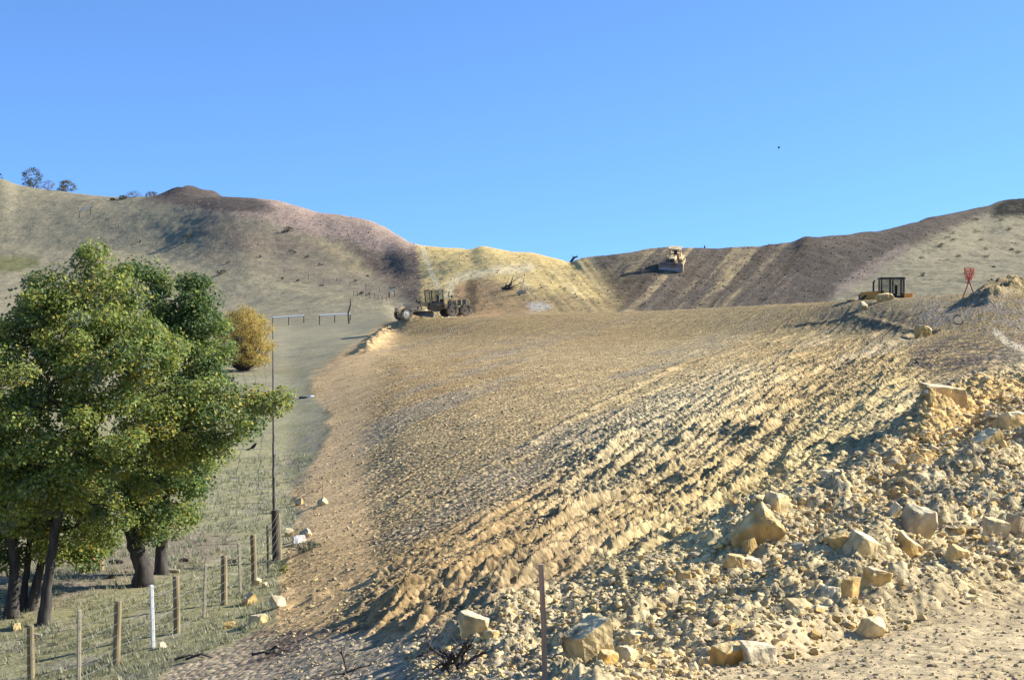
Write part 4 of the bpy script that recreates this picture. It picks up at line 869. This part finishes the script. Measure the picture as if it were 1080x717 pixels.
# fence climbing the valley from the corner post
f2 = empty('wire_fence', hit(289, 583), 'long dark posted fence running straight up the valley from the double corner post', 'fence')
ptsb = []
yA = hit(289, 583).y; yB = hit(287.6, 344).y
y = yA + 2.5
while y < yB - 2:
    t = (y - yA) / (yB - yA); x = (289 - CU) / F * yA * (1 - t) + (287.6 - CU) / F * yB * t
    p = Vector((x, y, gz(x, y))); mb = MB(); h = 1.45 + .15 * math.sin(y * 3.3)
    mb.tube([p - Vector((0, 0, .2)), p + Vector((.02 * math.sin(y), 0, h))], [.045, .04], 8); part(mb, 'wood_post', DARKPOST, f2); ptsb.append((p, h)); y += 3.6
for lv in (.25, .6, .95):
    mb = MB(); mb.tube([p + Vector((.04, 0, h * lv)) for p, h in ptsb], .006, 4); part(mb, 'wire', WIRE, f2)
def brace(label, pus, vtop, vbase, rails, sloping=None, group=None, rr=.085, pr=.085):
    p0 = hit(pus[0], vbase[0]); root = empty('rail_fence', p0, label, 'fence', group); tp = []
    for u, vb, vt in zip(pus, vbase, vtop):
        mb = MB(); p = Vector((p0.y * (u - CU) / F, p0.y, gz(p0.y * (u - CU) / F, p0.y))); top = above(p, u, vt)
        mb.tube([p - Vector((0, 0, .3)), top], pr, 7); part(mb, 'post', DARKPOST, root); tp.append(top)
    for a, b, dv in rails:
        mb = MB(); mb.tube([tp[a] + Vector((0, -.08, dv)), tp[b] + Vector((0, -.08, dv))], rr * 1.5, 6); part(mb, 'rail', WHITEP, root)
    return root
brace('left of the two white railed braces in the valley, three dark posts', [287.6, 304.5, 320.5], [334.8, 333.8, 332.6], [344, 344, 343.5], [(0, 1, 0), (1, 2, 0)])
brace('right of the two white railed braces in the valley, beside the tall crooked pole', [337, 353, 369.5], [332.5, 331.8, 331], [342.5, 341.5, 341], [(0, 1, 0), (1, 2, 0)])
brace('short sloping white rail on two posts high on the left hillside', [83.8, 95.5], [222.6, 217.4], [229.5, 226], [(0, 1, 0)], rr=.11, pr=.09)
brace('small white railed brace beside the dark bank above the grader', [410.8, 415.8], [307.5, 305.3], [315, 312], [(0, 1, 0)])
p = hit(368.5, 341.5); mb = MB(); top = above(p, 369.6, 314.8)
mb.tube([Vector((0, 0, -.3)), (top - p) * .4 + Vector((-.25, 0, 0)), (top - p) * .75 + Vector((.05, 0, 0)), top - p], [.14, .13, .12, .05], 8)
o = mb.build('pole', DARKPOST, loc=p); tag(o, 'tall crooked dark pole standing at the right end of the white rails', 'pole')
f3 = empty('wire_fence', hit(250, 275), 'faint line of thin dark posts crossing the far left hillside below the pink ridge', 'fence'); pp = []
path = [(99, 233.5, 7), (125, 241, 6), (150, 247, 6), (176, 254, 6), (200, 260, 6), (226, 267, 6), (250, 274, 6), (275, 281, 6), (300, 288, 6), (325.3, 294.8, 5.5), (341, 298.5, 4), (355, 296.8, 4), (369, 301, 4), (386, 306, 7), (400, 309, 5.5), (410, 315, 7)]
for u, v, h in path:
    p = hit(u, v); mb = MB(); hh = h * p.y / F * .9; mb.tube([p - Vector((0, 0, .2)), p + Vector((0, 0, hh))], .055, 6); part(mb, 'post', DARKPOST, f3); pp.append((p, hh))
for lv in (.5, .95):
    mb = MB(); mb.tube([p + Vector((0, 0, h * lv)) for p, h in pp], .012, 4); part(mb, 'wire', WIRE, f3)
f4 = empty('wire_fence', hit(390, 316), 'short row of thin dark stakes low on the hillside left of the grader', 'fence')
for i in range(9):
    u = 373 + i * 4.3; v = 311 + i * .75; p = hit(u, v + 2); mb = MB(); mb.tube([p - Vector((0, 0, .2)), p + Vector((0, 0, 5.2 * p.y / F))], .05, 5); part(mb, 'stake', DARKPOST, f4)

# stakes, pole by the trees, pipe, twigs, logs
def at_base(u, v): return hit(u, v)
p = Vector((12.6 * (575.5 - CU) / F, 12.6, 0)); p.z = gz(p.x, p.y)
mb = MB(); top = above(p, 570.3, 594.5) - p
mb.tube([Vector((0, 0, -.3)), top * .5 + Vector((.006, 0, 0)), top], [.034, .033, .032], 4)
tag(mb.build('survey_stake', LATH, loc=p), 'tall reddish wooden stake standing alone at the bottom edge of the slope', 'stake')
p = hit(340, 526); mb = MB(); mb.tube([(0, 0, -.1), (.01, 0, 16 * p.y / F)], .02, 5)
tag(mb.build('survey_stake', LATH, loc=p), 'thin short stake in the orange dirt at the foot of the fill', 'stake')
p = hit(105.5, 602); mb = MB(); mb.tube([(0, 0, -.2), (0, 0, 72 * p.y / F * .5), (.02, 0, 74 * p.y / F)], [.115, .11, .10], 12)
tag(mb.build('wooden_post', POSTWOOD, loc=p), 'thick round wooden post standing in the leaf litter under the trees', 'post')
p = hit(314, 422); pr = empty('culvert_pipe', p, 'black drain pipe with a white end lying in the valley by the fill', 'pipe'); k = p.y / F
mb = MB(); mb.tube([(1 * k, .6, .10), (11 * k, 0, .12)], 1.5 * k, 14); mb.build('pipe', BLACKP, pr, smooth=True)
mb = MB(); mb.tube([(11 * k, -.01, .16), (17 * k, -.15, .17)], 2.1 * k, 14); mb.build('pipe_end', WHITEP, pr, smooth=True)
p = hit(324, 504)
def brush(name, label, u, v, segs, cat, rad=.02, m=DEADWOOD, seed=1, twigs=2):
    p = hit(u, v); r = random.Random(seed); k = p.y / F; mb = MB()
    for sg in segs:
        pts = [Vector(((a - u) * k, r.uniform(-.12, .12) * i, (v - b) * k * 1.0 + .02)) for i, (a, b) in enumerate(sg)]
        n = len(pts); rads = [rad * (1 - .7 * i / (n - 1)) for i in range(n)]
        mb.tube(pts, rads, 6)
        for _ in range(twigs * n):
            i = r.randrange(0, n - 1); t = r.random(); a = pts[i].lerp(pts[i + 1], t); d = (pts[i + 1] - pts[i]).normalized()
            e = a + (d + Vector((r.uniform(-1, 1), r.uniform(-.8, .8), r.uniform(-.1, 1)))) * r.uniform(4, 11) * k
            mb.tube([a, a.lerp(e, .5) + Vector((0, 0, r.uniform(-1, 1) * k)), e], [rad * .35, rad * .25, rad * .1], 4)
    return tag(mb.build(name, m, loc=p), label, cat)
brush('dead_brush', 'dead branching brush lying at the bottom edge left of the tall stake', 478, 716,
      [[(486, 720), (479, 706), (470, 698), (455, 686), (447, 680)], [(480, 708), (488, 692), (496, 678)], [(476, 700), (462, 697), (440, 697)], [(484, 714), (500, 704), (514, 698)], [(486, 718), (489, 700), (498, 684)], [(474, 716), (466, 708), (456, 716)], [(470, 714), (478, 700), (482, 690)], [(466, 716), (474, 708), (492, 712)]], 'branch', .03, seed=2, twigs=4)
brush('dead_branch', 'thin bare upright branch with a long side twig on the grey dirt at the bottom', 365, 712, [[(366, 712), (363, 698), (360, 688)], [(366, 711), (380, 706), (393, 703)], [(364, 712), (350, 712), (335, 716)]], 'branch', .018, seed=3)
brush('dead_branch', 'dark fallen branch heap half buried in the grey dirt', 290, 690, [[(266, 692), (280, 688), (300, 690)], [(280, 692), (290, 684), (302, 686)]], 'branch', .03, seed=4)
brush('dead_branch', 'brown sticks lying at the grass edge near the bottom left', 210, 696, [[(184, 697), (200, 693), (218, 698)], [(196, 697), (212, 691), (225, 694)]], 'branch', .03, seed=5)
for i, (u, v, ln, an, lb) in enumerate([(178, 604, 22, .1, 'pale weathered log lying at the foot of the straight dark trunk'), (194, 594, 9, .2, 'short white ended log on the leaf litter'), (122, 594, 16, -.1, 'dark fallen limb lying under the trees behind the round post'),
                                        (90, 603, 20, .15, 'grey fallen limb on the litter left of the thick round post'), (244, 594, 10, .4, 'short black log beside the fence behind a wooden post'), (36, 671, 16, .1, 'bleached stick on the ground behind the first fence post'), (118, 612, 9, 0, 'small bark piece on the litter between the trunks')]):
    p = hit(u, v); k = p.y / F; mb = MB(); L_ = ln * k / 2
    mb.tube([(-L_, -L_ * an, .03), (0, .03, .06), (L_, L_ * an, .05)], [.05, .06, .045], 7); tag(mb.build('log', BARK if i not in (0, 5) else TPOST, loc=p), lb, 'log')
def crow(u, v, lb, sc=1.0):
    p = hit(u, v); root = empty('bird', p, lb, 'bird'); k = sc
    m = MB(); m.tube([(-.20 * k, 0, .05 * k), (-.10 * k, 0, .10 * k), (0, 0, .17 * k), (.09 * k, 0, .26 * k), (.13 * k, 0, .33 * k), (.17 * k, 0, .35 * k)], [.015 * k, .05 * k, .085 * k, .07 * k, .05 * k, .03 * k], 8); m.build('body', BLACKP, root, smooth=True)
    m = MB(); m.tube([(.17 * k, 0, .345 * k), (.24 * k, 0, .33 * k)], [.02 * k, .004], 6); m.build('beak', MBLACK, root)
    m = MB(); m.tube([(-.12 * k, .05, .09 * k), (-.34 * k, .02, -.0)], [.035 * k, .045 * k], 5); m.build('tail', BLACKP, root)
    for s in (-1, 1):
        m = MB(); m.tube([(0, s * .03, .12 * k), (.01, s * .03, 0)], .01, 4); m.build('leg', MBLACK, root)
crow(205, 552, 'black bird standing on the grass right of the trees', .85)
crow(267, 475, 'black bird further up the pasture left of the climbing fence', 1.0)
# flying bird
bp_ = Vector((120 * (821.5 - CU) / F, 120, CZ + 120 * (HV - 156.5) / F)); br_ = empty('bird', bp_, 'tiny dark bird flying alone in the blue sky at right', 'bird')
m = MB(); m.tube([(-.12, 0, 0), (-.03, 0, .02), (.05, 0, .02), (.1, 0, 0)], [.01, .05, .045, .012], 8); m.build('body', BLACKP, br_, smooth=True)
for s in (-1, 1):
    m = MB(); m.add([(.05, s * .03, .02), (-.05, s * .03, .02), (-.06, s * .12, .10), (.03, s * .13, .11), (-.04, s * .2, .17), (.05, s * .03, .03), (-.05, s * .03, .03), (-.06, s * .12, .11), (.03, s * .13, .12)],
                    [(0, 1, 2, 3), (3, 2, 4), (8, 7, 6, 5), (4, 7, 8), (0, 3, 8, 5), (1, 6, 7, 2)]); m.build('wing', BLACKP, br_)
# stubs on the skyline
p = Vector((300 * (606 - CU) / F, 300, 0)); p.y = 306; p.x = 306 * (605 - CU) / F; p.z = gz(p.x, p.y)
k = p.y / F; mb = MB(); mb.tube([(-.6, 0, -.3), (-.1, 0, .6), (.3, 0, .9), (1.0, 0, .95)], [.35, .28, .22, .06], 7); mb.tube([(.1, 0, .6), (-.3, 0, 1.25)], [.15, .05], 6); mb.tube([(.5, 0, .9), (.8, 0, 1.4)], [.12, .03], 6)
tag(mb.build('tree_stump', DEADWOOD, loc=p), 'dark uprooted stump at the lowest point of the skyline saddle', 'stump')
y_ = 292; p = Vector((y_ * (743 - CU) / F, y_, 0)); p.z = gz(p.x, p.y); mb = MB(); mb.tube([(0, 0, -.3), (0.05, 0, .75)], [.22, .14], 6); tag(mb.build('tree_stump', DEADWOOD, loc=p), 'small dark stub on the skyline right of the bulldozer', 'stump')
for u, v, lb in [(535, 306, 'dark root ball with pale wood lying on the cut slope'), (551, 309, 'pale splintered log pile right of the dark root ball')]:
    brush('root_ball', lb, u, v, [[(u - 5, v), (u, v - 4), (u + 6, v - 1)], [(u - 3, v), (u + 2, v - 2), (u + 8, v + 3)], [(u - 6, v - 2), (u, v), (u + 4, v - 5)]], 'root', .28, DEADWOOD if u < 540 else TPOST, seed=int(u), twigs=2)

# orange crossed laths with netting
yk = 93.0; p = Vector((yk * (1022 - CU) / F, yk, 0)); p.z = gz(p.x, yk); k = yk / F
mk = empty('survey_marker', p, 'orange crossed laths wrapped in orange netting on the crest at right', 'marker')
zt = (CZ + yk * (HV - 283) / F) - p.z
for (xa, xb, yo) in ((-7 * k, 5 * k, .03), (6.5 * k, -4.5 * k, -.03), (-1 * k, 1.5 * k, .1)):
    m = MB(); z0 = -.15 if yo != .1 else zt * .45
    m.tube([(xa, yo, z0), (xb, -yo, zt)], .04, 4); m.build('lath', ORANGE, mk)
m = MB(); n = 9; rad = 5.2 * k
for i in range(n):
    a = 2 * math.pi * i / n; a2 = a + 1.2
    for s in (1, -1):
        m.tube([(rad * math.cos(a + s * .0) * .5, rad * .6 * math.sin(a) * .5, zt * .58), (rad * math.cos(a + s * .5), rad * .6 * math.sin(a + s * .5), zt * .8), (rad * math.cos(a + s * 1.0), rad * .6 * math.sin(a + s * 1.0), zt * 1.02)], .011, 3, cap=False)
for h in (.7, .8, .9, 1.0):
    m.tube([(rad * min(1, .5 + (h - .58) * 2.2) * math.cos(t / 12 * 6.283), rad * .6 * math.sin(t / 12 * 6.283), zt * h) for t in range(13)], .011, 3, cap=False)
m.build('netting', ORANGE, mk)
# coil of black hose
yk = 84.0; p = Vector((yk * (1010.5 - CU) / F, yk, 0)); p.z = gz(p.x, yk)
m = MB(); m.tube([(.27 * math.cos(t) * (1 + .03 * t), .12 * math.sin(t), .30 + .27 * math.sin(t)) for t in np.linspace(.9, 5.9, 22)], .03, 6)
tag(m.build('hose', BLACKP, loc=p), 'loop of black hose sticking out of the gravel left of the orange marker', 'hose')

# ------------------------------------------------------------------ machines
def orient(root, heading, pitch_from_ground=True, span=2.5):
    """heading: angle of local +x in the ground plane; tilt to the ground under it"""
    p = root.location; h = Vector((math.cos(heading), math.sin(heading), 0)); s = Vector((-h.y, h.x, 0))
    g0, _, _ = base(np.array([p.x + h.x * span, p.x - h.x * span, p.x + s.x * span, p.x - s.x * span]), np.array([p.y + h.y * span, p.y - h.y * span, p.y + s.y * span, p.y - s.y * span]))
    fx = Vector((h.x * 2 * span, h.y * 2 * span, g0[0] - g0[1])).normalized(); sy = Vector((s.x * 2 * span, s.y * 2 * span, g0[2] - g0[3]))
    up = fx.cross(sy).normalized(); sy = up.cross(fx)
    root.rotation_euler = Matrix((fx, sy, up)).transposed().to_euler()
def wheel(root, x, y, r, wd, rim=RIM):
    t = MB(); seg = 24; prof = [(r * .62, -wd / 2), (r * .93, -wd / 2), (r, -wd * .32), (r, wd * .32), (r * .93, wd / 2), (r * .62, wd / 2)]
    n = len(prof); vs = []; fs = []
    for i in range(seg):
        a = 2 * math.pi * i / seg; lug = 1.0 if i % 2 else .965
        vs += [(q * (lug if q > r * .9 else 1) * math.cos(a), w_, q * (lug if q > r * .9 else 1) * math.sin(a)) for q, w_ in prof]
    for i in range(seg):
        for j in range(n): fs.append((i * n + j, i * n + (j + 1) % n, ((i + 1) % seg) * n + (j + 1) % n, ((i + 1) % seg) * n + j))
    w_ = empty('wheel', (x, y, r), None, None); w_.parent = root
    t.add(vs, fs); t.build('tyre', TYRE, w_)
    m = MB(); m.tube([(0, -wd * .42, 0), (0, -wd * .30, 0), (0, wd * .30, 0), (0, wd * .42, 0)], [r * .63, r * .45, r * .45, r * .63], 18); m.tube([(0, -wd * .5, 0), (0, wd * .5, 0)], r * .2, 10); m.build('rim', rim, w_)
def cab(root, x0, x1, wd, z0, z1, frame=MBLACK, roof=None, pil=.09, taper=.0):
    xs = [x0, (x0 + x1) / 2, x1]
    for s in (-1, 1):
        for x in xs:
            m = MB(); m.box((x, s * wd / 2, (z0 + z1) / 2), (pil, pil, z1 - z0)); m.build('pillar', frame, root)
        m = MB(); m.box(((x0 + x1) / 2, s * wd / 2, z0 + (z1 - z0) * .11), (x1 - x0 - pil, pil * .8, (z1 - z0) * .22)); m.build('door_panel', frame, root)
        m = MB(); m.box(((x0 + x1) / 2, s * (wd / 2 - .01), z0 + (z1 - z0) * .6), (x1 - x0 - pil, .02, (z1 - z0) * .78)); m.build('window', GLASS, root)
    for x in (x0, x1):
        m = MB(); m.box((x, 0, z0 + (z1 - z0) * .6), (.02, wd - pil, (z1 - z0) * .78)); m.build('windscreen', GLASS, root)
        m = MB(); m.box((x, 0, z0 + (z1 - z0) * .1), (pil * .9, wd - pil, (z1 - z0) * .2)); m.build('panel', frame, root)
    m = MB(); m.box(((x0 + x1) / 2, 0, z1 + .08), (x1 - x0 + .35, wd + .25, .16), taper=.9); m.build('roof', roof or frame, root, bevel=.03)
    m = MB(); m.box(((x0 + x1) / 2 - .1, 0, z0 + .45), (.55, .55, .16)); m.box(((x0 + x1) / 2 - .35, 0, z0 + .85), (.14, .5, .7)); m.build('seat', BLACKP, root)
# road grader: +x is forward
gp_ = hit(458, 338.5); gp_ = Vector((165 * (457 - CU) / F, 165, 0)); gp_.z = gz(gp_.x, gp_.y) - .05
gr = empty('road_grader', gp_, 'dusty yellow road grader with dark cab and cream front wheels working on the crest', 'grader')
orient(gr, R(180 + 24), span=3.2)
m = MB(); m.prism([(3.9, 1.05), (4.15, 1.45), (3.9, 1.75), (1.2, 2.05), (.5, 1.75), (.5, 1.35), (1.3, 1.55), (3.5, 1.25)], -.2, .2); m.build('front_frame', YELD, gr, bevel=.03)
m = MB(); m.box((4.05, 0, 1.0), (.5, .6, .75)); m.box((4.35, 0, 1.25), (.35, .9, .5)); m.build('nose_block', YEL, gr, bevel=.04)
m = MB(); m.tube([(3.65, -1.0, .72), (3.65, 1.0, .72)], .13, 10); m.box((3.65, 0, .85), (.35, .9, .35)); m.build('front_axle', YELD, gr)
for s in (-1, 1): wheel(gr, 3.65, s * 1.15, .72, .42)
for s in (-1, 1):
    for x in (-2.0, -3.65): wheel(gr, x, s * 1.1, .72, .42, MDIRT)
    m = MB(); m.box((-2.85, s * .8, .8), (2.2, .22, .5)); m.build('tandem_case', MDIRT, gr, bevel=.04)
m = MB(); vs = []; 
for i in range(9):
    a = math.pi * (.62 + .76 * i / 8); vs.append((.42 * math.cos(a) + .42, .42 * math.sin(a) + .5))
inn = [(x * .93 + .02, z) for x, z in vs]; bl = MB(); bl.prism([(a, b) for a, b in vs] + [(a + .06, b) for a, b in reversed(vs)], -1.8, 1.8)
rm = Matrix.Rotation(R(28), 3, 'Z'); bl.v = [tuple(rm @ Vector(q) + Vector((1.3, 0, .0))) for q in bl.v]; bl.build('blade', STEEL, gr)
m = MB(); m.tube([(.75 * math.cos(t) + 1.35, .75 * math.sin(t), .98) for t in np.linspace(0, 6.283, 22)], .09, 6); m.box((2.3, 0, 1.05), (2.6, .2, .18)); m.box((1.0, 0, 1.0), (.3, 1.3, .2)); m.build('circle_drawbar', YELD, gr)
for s in (-1, 1):
    m = MB(); m.tube([(1.7, s * .55, 2.25), (1.55, s * .6, 1.0)], .07, 8); m.box((1.7, s * .35, 1.95), (.3, .5, .25)); m.build('lift_cylinder', MBLACK, gr)
m = MB(); m.box((-.35, 0, 1.25), (1.7, 1.0, .6)); m.box((-.4, 0, .95), (1.0, .8, .4)); m.build('cab_base', MDIRT, gr, bevel=.03)
cab(gr, -1.1, .55, 1.55, 1.45, 3.2, MBLACK, MDIRT)
m = MB(); m.prism([(-1.2, 1.0), (-1.2, 2.15), (-1.9, 2.25), (-4.1, 2.05), (-4.45, 1.7), (-4.35, .95)], -.72, .72); m.build('engine_hood', HOODD, gr, bevel=.04)
m = MB()
for x in (-1.9, -2.5, -3.1, -3.7): m.box((x, 0, 1.6), (.4, 1.47, .6))
m.build('hood_grille', MBLACK, gr)
m = MB(); m.tube([(-2.0, .35, 2.1), (-2.0, .35, 2.85), (-2.1, .35, 2.95)], .07, 8); m.build('exhaust', MBLACK, gr)
m = MB(); m.tube([(-2.6, -.3, 2.1), (-2.6, -.3, 2.5)], .12, 10); m.build('air_intake', MBLACK, gr)
rp = MB(); rp.box((-4.75, 0, .9), (.5, 2.0, .3)); 
for y in (-.8, -.27, .27, .8): rp.prism([(-4.7, 1.3), (-5.0, 1.2), (-5.1, .5), (-4.9, .2), (-4.95, .6), (-4.8, .9)], y - .05, y + .05)
rp.build('ripper', MDIRT, gr)
m = MB(); m.box((-.3, -.95, 1.05), (.8, .3, .06)); m.box((-.3, -.95, .75), (.6, .3, .05)); m.build('step', MBLACK, gr)

def dozer(name, label, p, heading, body, L=1.0, canopy=True, rops=None, trackm=MDIRT, blade=STEEL, blow=.0, cabin=False, hood=None):
    d = empty(name, p, label, 'bulldozer')
    for s in (-1, 1):
        t = MB(); prof = [(1.9, .15), (2.25, .45), (2.2, .75), (1.9, .95), (0, 1.02), (-1.6, 1.15), (-2.1, 1.0), (-2.3, .65), (-2.1, .25), (-1.6, 0), (1.5, 0)]
        t.prism(prof, s * 1.15 - .28, s * 1.15 + .28)
        for i in range(len(prof)):
            a = Vector((prof[i][0], 0, prof[i][1])); b = Vector((prof[(i + 1) % len(prof)][0], 0, prof[(i + 1) % len(prof)][1])); n_ = max(1, int((b - a).length / .22)); dr = (b - a).normalized()
            for j in range(n_):
                c = a.lerp(b, (j + .5) / n_); t.box((c.x, s * 1.15, c.z), (.05, .58, .12), rot=(0, math.atan2(-dr.z, dr.x), 0))
        t.build('track', trackm, d)
        m = MB(); m.box((0, s * 1.45, .5), (3.0, .08, .35)); m.tube([(1.75, s * 1.35, .5), (1.75, s * 1.5, .5)], .34, 12); m.tube([(-1.8, s * 1.35, .6), (-1.8, s * 1.5, .6)], .42, 12); m.build('track_frame', body, d)
        m = MB(); m.box((1.3, s * 1.62, .55), (2.9, .16, .28)); m.build('push_arm', body, d)
    m = MB(); m.box((.3, 0, .95), (3.6, 1.5, .7)); m.build('chassis', trackm, d)
    m = MB(); m.prism([(.3, 1.2), (.3, 2.1), (2.0, 2.0), (2.15, 1.85), (2.15, 1.0), (.3, 1.0)], -.5, .5); m.build('engine_hood', hood or body, d, bevel=.05)
    m = MB(); m.box((2.17, 0, 1.45), (.05, .8, .75)); m.build('radiator_grille', MBLACK, d)
    m = MB(); m.tube([(1.1, .2, 2.0), (1.1, .2, 2.75), (1.0, .2, 2.9)], .07, 8); m.build('exhaust', MBLACK, d)
    for s in (-1, 1):
        m = MB(); m.box((-.7, s * 1.1, 1.35), (2.2, .55, .35)); m.build('fender', body, d, bevel=.03)
    m = MB(); m.box((-1.5, 0, 1.5), (.7, 1.9, .8)); m.build('fuel_tank', body, d, bevel=.05)
    if cabin: cab(d, -1.15, .55, 1.7, 1.35, 3.0, MBLACK, MBLACK, .11)
    else:
        for x in (-1.2, .2):
            for s in (-1, 1):
                m = MB(); m.box((x, s * .85, 2.2), (.14, .14, 1.6)); m.build('canopy_post', body, d)
        m = MB(); m.box((-.5, 0, 3.05), (1.9, 2.1, .14)); m.build('canopy', rops or body, d, bevel=.03)
        m = MB(); m.box((-.7, 0, 1.75), (.5, .6, .2)); m.box((-.95, 0, 2.15), (.14, .55, .7)); m.build('seat', BLACKP, d)
    bl = MB(); vs = [(2.75 + .22 * math.cos(math.pi * (.65 + .7 * i / 8)) + .2, .15 + 1.25 * i / 8) for i in range(9)][::-1]
    bl.prism(vs + [(a - .09, b) for a, b in reversed(vs)], -1.95, 1.95); bl.build('blade', blade, d)
    m = MB(); m.box((2.85, 0, .08), (.1, 3.9, .2)); m.build('cutting_edge', STEEL, d)
    for s in (-1, 1):
        m = MB(); m.tube([(1.7, s * .62, 1.75), (2.72, s * .45, .85)], .07, 8); m.build('lift_cylinder', MBLACK, d)
        m = MB(); m.prism([(2.55, .1), (2.95, .1), (2.95, 1.4), (2.7, 1.4)], s * 2.0 - .05, s * 2.0 + .05); m.build('blade_end', body, d)
    rp = MB(); rp.box((-2.5, 0, 1.0), (.5, 1.4, .35)); rp.prism([(-2.6, 1.2), (-2.9, 1.2), (-2.95, .5), (-2.6, .1), (-2.7, .6)], -.08, .08); rp.build('ripper', trackm, d)
    orient(d, heading, span=2.5); return d
p = hit(711, 281); dz = dozer('bulldozer', 'cream bulldozer coming down the dark far slope behind a wide steel blade', p, R(252), YELD, rops=YELD)
dz.scale = (1.12, 1.12, 1.12)
yk = 112.0; p = Vector((yk * (936 - CU) / F, yk, 0)); p.z = CZ + yk * (HV - 292.5) / F - 3.16
dozer('bulldozer', 'black cabbed machine with orange hood half hidden behind the crest at right', p, R(180 - 8), ORM, cabin=True, hood=ORM).rotation_euler = (0, 0, R(172))

# ------------------------------------------------------------------ grass on the near pasture
def grass(n, seed):
    g = np.random.default_rng(seed)
    x = g.uniform(-14, -4, n * 3); y = 24 * (70 / 24) ** g.uniform(0, 1, n * 3) ; x = g.uniform(-.40, -.13, n * 3) * y
    z, u, v, tk, M = surface(x, y, True)
    k = (M['spoil'] < .2) & (u > -30) & (u < 330) & (gn(x * .6, y * .6, 71) + .5 * gn(x * 2, y * 2, 72) > g.uniform(-.5, .3, n * 3)); x, y, z = x[k][:n], y[k][:n], z[k][:n]; n = len(x)
    B = 7; x = np.repeat(x, B) + g.normal(0, .05, n * B); y = np.repeat(y, B) + g.normal(0, .05, n * B); z = np.repeat(z, B) + CZ - .01
    a = g.uniform(0, 6.28, n * B); big = np.repeat(.7 + y[::B] / 55, B); h = g.uniform(.04, .13, n * B) * big; w_ = (.008 + .006 * g.random(n * B)) * big; ln = g.uniform(.2, .9, n * B) * h
    dx, dy = np.cos(a), np.sin(a)
    V = np.stack([np.stack([x - dy * w_, y + dx * w_, z], 1), np.stack([x + dy * w_, y - dx * w_, z], 1), np.stack([x + dx * ln, y + dy * ln, z + h], 1)], 1).reshape(-1, 3)
    pal = np.array([(.34, .34, .19), (.40, .38, .23), (.46, .42, .28), (.28, .3, .16)]); col = np.repeat(pal[g.integers(0, 4, n * B)] * g.uniform(.7, 1.2, (n * B, 1)), 3, 0)
    tag(npmesh('grass', V, np.arange(n * B * 3).reshape(-1, 3), LEAF, col=col), 'short sparse grass tufts covering the near pasture along the fence', 'grass', kind='stuff')
grass(5000, 5)
